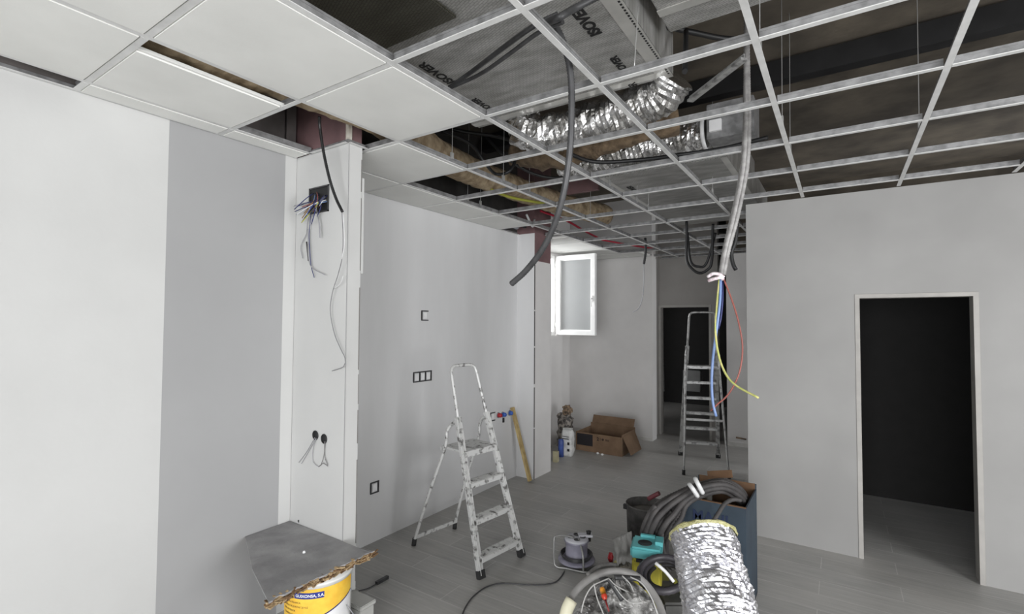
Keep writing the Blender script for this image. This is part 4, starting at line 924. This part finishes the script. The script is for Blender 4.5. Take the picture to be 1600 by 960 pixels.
bm = blob(at(980, 905, 2, 0), .075, .06, .055, 5, amp=.35); tag(obj('rubble_heap', bm, mat('mixed_rubble', rgb(120, 116, 104), .9, col2=rgb(66, 64, 58), scale=30, contrast=(.42, .6))), 'small heap of grey rags below the grey plastic bag', 'rags')
bm = blob(at(954, 878, 2, 0), .018, .02, .035, 6, amp=.4, sub=3); tag(obj('red_cap', bm, red), 'small red plastic piece beside the grey plastic bag', 'plastic piece')
bm = blob(at(964, 884, 2, 0), .025, .02, .016, 8, amp=.4, sub=3); tag(obj('yellow_fitting', bm, mat('cream_yellow', rgb(222, 212, 150), .6)), 'small cream-yellow fitting in front of the red plastic piece', 'fitting')

# dark hose ring in the middle of the pile
def ring(cx, cy, rx, ry, d, tilt_d, r, a0, a1, n=60, wob=0):
    return [atd(cx+rx*cos(a), cy-ry*sin(a), d-tilt_d*cos(a)*0+tilt_d*sin(a)) + Vector((0, 0, wob*sin(3*a))) for a in [a0+(a1-a0)*k/n for k in range(n+1)]]
hr_ = thing('hose_coil', atd(1033, 925, 2.3), 'coil of thick dark hose lying left of the silver duct', 'hose')
for k in range(3):
    bm = bmesh.new(); tube(bm, ring(1036+2*k, 898+2*k, 37-5*k, 27-4*k, 2.50+.04*k, .12, 0, 0, 2*pi), .018-.003*k, 12, .012, corr, straight=True); obj('hose_loop', bm, mat('dark_hose', rgb(66, 63, 68), .45, col2=rgb(52, 50, 54)), hr_)
bm = bmesh.new(); tube(bm, [atd(1024, 880, 2.44), atd(1040, 894, 2.41), atd(1053, 910, 2.38)], .008, 8); tag(obj('pipe_offcut', bm, white), 'thin pale pipe crossing the dark hose coil', 'pipe')
yc_ = atd(1022, 930, 2.95); bm = bmesh.new(); lathe(bm, [(0, 0), (.08, 0), (.085, .01), (.085, max(.1, atd(1022, 893, 2.95).z-.02)), (.06, atd(1022, 893, 2.95).z), (0, atd(1022, 893, 2.95).z)], (yc_.x, yc_.y, 0), 24)
tag(obj('plastic_drum', bm, mat('olive_yellow_plastic', rgb(128, 124, 44), .6, col2=rgb(104, 100, 40), scale=8)), 'olive yellow container seen through the dark hose coil', 'container')
# grey tool case below
tc_ = thing('tool_case', atd(1060, 940, 2.2), 'dark grey tool case with a yellowish strap below the hose coil', 'case')
q = atd(1060, 925, 2.62); bm = bmesh.new(); obb(bm, (q.x, q.y+.05, q.z/2-.01), RIGHT.normalized(), Vector((-RIGHT.y, RIGHT.x, 0)).normalized(), Vector((0, 0, 1)), .13, .12, q.z/2-.01); bmesh.ops.bevel(bm, geom=bm.edges[:], offset=.012, segments=2, affect='EDGES')
obj('body', bm, mat('dark_grey_case', rgb(84, 83, 80), .6, col2=rgb(62, 62, 60), scale=9), tc_)
bm = bmesh.new(); obb(bm, (q.x, q.y+.05, q.z/2-.005), RIGHT.normalized(), Vector((-RIGHT.y, RIGHT.x, 0)).normalized(), Vector((0, 0, 1)), .012, .123, q.z/2-.01); obj('strap', bm, MATS['yellow_green_tape'], tc_)

# foreground: clear bag of oddments ringed by a grey hose
fh = thing('hose_coil', atd(960, 960, 1.9), 'thick pale grey hose arching round the clear bag of tools at the bottom', 'hose')
D0 = 1.92
pts = [atd(x, y, d) for x, y, d in ((884, 975, 2.20), (890, 944, 2.24), (900, 924, 2.29), (920, 906, 2.34), (945, 895, 2.39), (968, 893, 2.40), (990, 898, 2.38), (1008, 912, 2.34), (1022, 930, 2.29), (1032, 950, 2.24), (1040, 985, 2.17))]
pts = [pts[0]+Vector((.05, .02, -.22))]+pts+[pts[-1]+Vector((-.03, .03, -.16))]
bm = bmesh.new(); tube(bm, pts, .0165, 14, .009, lambda i, a, p: 1.0 if i % 2 else .95); obj('hose', bm, mat('pale_grey_hose', rgb(152, 150, 148), .45, col2=rgb(136, 134, 132), scale=14), fh)
bm = bmesh.new(); tube(bm, [atd(893, 938, 2.24), atd(886, 953, 2.22), atd(882, 970, 2.2)], .028, 14, .012); obj('collar', bm, mat('cream_plastic', rgb(226, 222, 196), .5), fh)
bag = mat('clear_crumpled_plastic', rgb(176, 175, 172), .16, col2=rgb(104, 102, 100), scale=10, detail=6, contrast=(.4, .62), trans=.1, bump=.6, bscale=26, spec=.9)
tb = thing('tool_bag', atd(960, 985, 1.85), 'clear crumpled plastic bag full of tools inside the pale grey hose arch', 'bag')
bm = bmesh.new(); n = 44; g = []
for i in range(n+1):
    row = []
    for j in range(n+1):
        u, v = i/n*2-1, j/n
        hwid = 66*math.sqrt(max(0.02, 1-(1-v)**2))+6*v
        px = 965+u*hwid; py = 903+92*v; d = 2.40-.17*v-.06*(1-u*u)
        nn = noise.noise(Vector((u*3, v*4, 1)))*.05+noise.noise(Vector((u*8, v*9, 5)))*.025+abs(noise.noise(Vector((u*14, v*16, 9))))*.018
        row.append(bm.verts.new(atd(px, py, d-nn*1.2)))
    g.append(row)
for i in range(n):
    for j in range(n): bm.faces.new((g[i][j], g[i+1][j], g[i+1][j+1], g[i][j+1]))
ex = bmesh.ops.extrude_face_region(bm, geom=bm.faces[:]); bmesh.ops.translate(bm, verts=[v for v in ex['geom'] if isinstance(v, bmesh.types.BMVert)], vec=Vector((0, .03, -.06)))
obj('film', bm, bag, tb)
bm = bmesh.new()
for pts in ([(908, 958), (914, 935), (925, 917), (940, 909), (952, 904)], [(928, 912), (933, 935), (945, 965)], [(960, 916), (972, 932), (985, 942), (1004, 942)], [(952, 905), (962, 915), (980, 925)], [(985, 902), (1003, 912), (1018, 935), (1028, 962)], [(972, 900), (984, 912), (990, 925)]):
    tube(bm, [atd(x, y, 2.19-.05*(y-900)/60) for x, y in pts], .003, 8, .01)
obj('folded_edge', bm, mat('pale_film_edge', rgb(176, 175, 172), .3), tb)
bm = bmesh.new()
for pts in ([(937, 908), (950, 906), (958, 916), (972, 938)], [(960, 903), (975, 903), (1000, 905)]): tube(bm, [atd(x, y, 2.22-.04*(y-900)/60) for x, y in pts], .012, 8, .01)
obj('dark_strap', bm, conduit, tb)
q = atd(965, 1000, 2.5); bm = blob((q.x, q.y, 0), .19, .15, .16, 12, amp=.15); obj('bag_body', bm, bag, tb)
sd = thing('screwdriver', atd(944, 930, 2.12), 'screwdriver with an orange and red handle lying on the clear bag', 'screwdriver')
a = atd(940, 918, 2.13); b = atd(946, 938, 2.09); ax = (b-a).normalized(); L_ = (b-a).length
bm = bmesh.new(); lathe(bm, [(0, 0), (.009, .002), (.012, .012), (.011, .04), (.012, L_*.6)], a, 16, axis=ax); obj('handle', bm, mat('amber_plastic', rgb(226, 150, 46), .3), sd)
bm = bmesh.new(); lathe(bm, [(.012, L_*.6), (.013, L_*.75), (.008, L_*.95), (.006, L_)], a, 16, axis=ax); obj('red_grip', bm, mat('red_handle_plastic', rgb(196, 60, 34), .35), sd)
bm = bmesh.new(); tube(bm, [b-ax*.003, b+ax*.045], .004, 8); obj('shank', bm, mat('dark_red_sleeve', rgb(130, 34, 36), .4), sd)
cable('electric_cable', 'dark cable running from the reel towards the pile', 'cable', [at(x, y, 2, .01) for x, y in ((918, 893), (930, 886), (945, 883), (960, 884))], .008, conduit)
bm = bmesh.new(); tube(bm, [at(x, y, 2, .03) for x, y in ((918, 898), (932, 887), (950, 882), (975, 885))], .012, 8); tag(obj('corrugated_conduit', bm, MATS['pale_grey_conduit']), 'pale conduit piece on the floor between cable reel and grey hose arch', 'conduit')

# big silver duct, foreground right
fd = thing('flexible_duct', atd(1125, 960, 1.7), 'big crinkled silver flexible duct standing in the foreground at the lower right', 'flexible duct')
c0 = atd(1098, 838, 2.03); c1 = atd(1110, 890, 1.93); c2_ = atd(1126, 962, 1.78); c3_ = c2_+(c2_-c1)*1.7; c3_.z = max(c3_.z, .03)
def crk(i, a, p):
    n1 = noise.noise(Vector((cos(a)*2.2, sin(a)*2.2, i*.22)))*.07
    n2 = abs(noise.noise(Vector((cos(a)*5, sin(a)*5, i*.55+7))))*.09
    return .97+n1+n2+(.018 if i % 2 else -.018)
bm = bmesh.new(); tube(bm, [c0, c1, c2_, c3_], .128, 96, .008, crk, cap=False, smooth=False)
obj('foil_sleeve', bm, silver, fd, normals=False)
ax = (c1-c0).normalized()
rimm = mat('yellow_glass_wool', rgb(214, 210, 160), .9, col2=rgb(180, 176, 120), scale=40, bump=1)
bm = bmesh.new(); lathe(bm, [(.130, .012), (.134, .0), (.128, -.008), (.112, -.004), (.108, .05), (.10, .2)], c0, 48, axis=ax)
for v in bm.verts: v.co += v.co.normalized()*0+Vector((noise.noise(v.co*40), noise.noise(v.co*40+Vector((5, 0, 0))), noise.noise(v.co*40+Vector((9, 0, 0)))))*.008
obj('insulation_rim', bm, rimm, fd, normals=False)
# pale bent pipe at the right behind the duct
cable('pipe_offcut', 'pale pipe bent behind the silver duct at the lower right edge', 'pipe', [atd(x, y, 2.1) for x, y in ((1146, 880), (1156, 888), (1163, 900), (1166, 925), (1168, 960))], .009, mat('dusty_pale_pipe', rgb(140, 136, 130), .5))
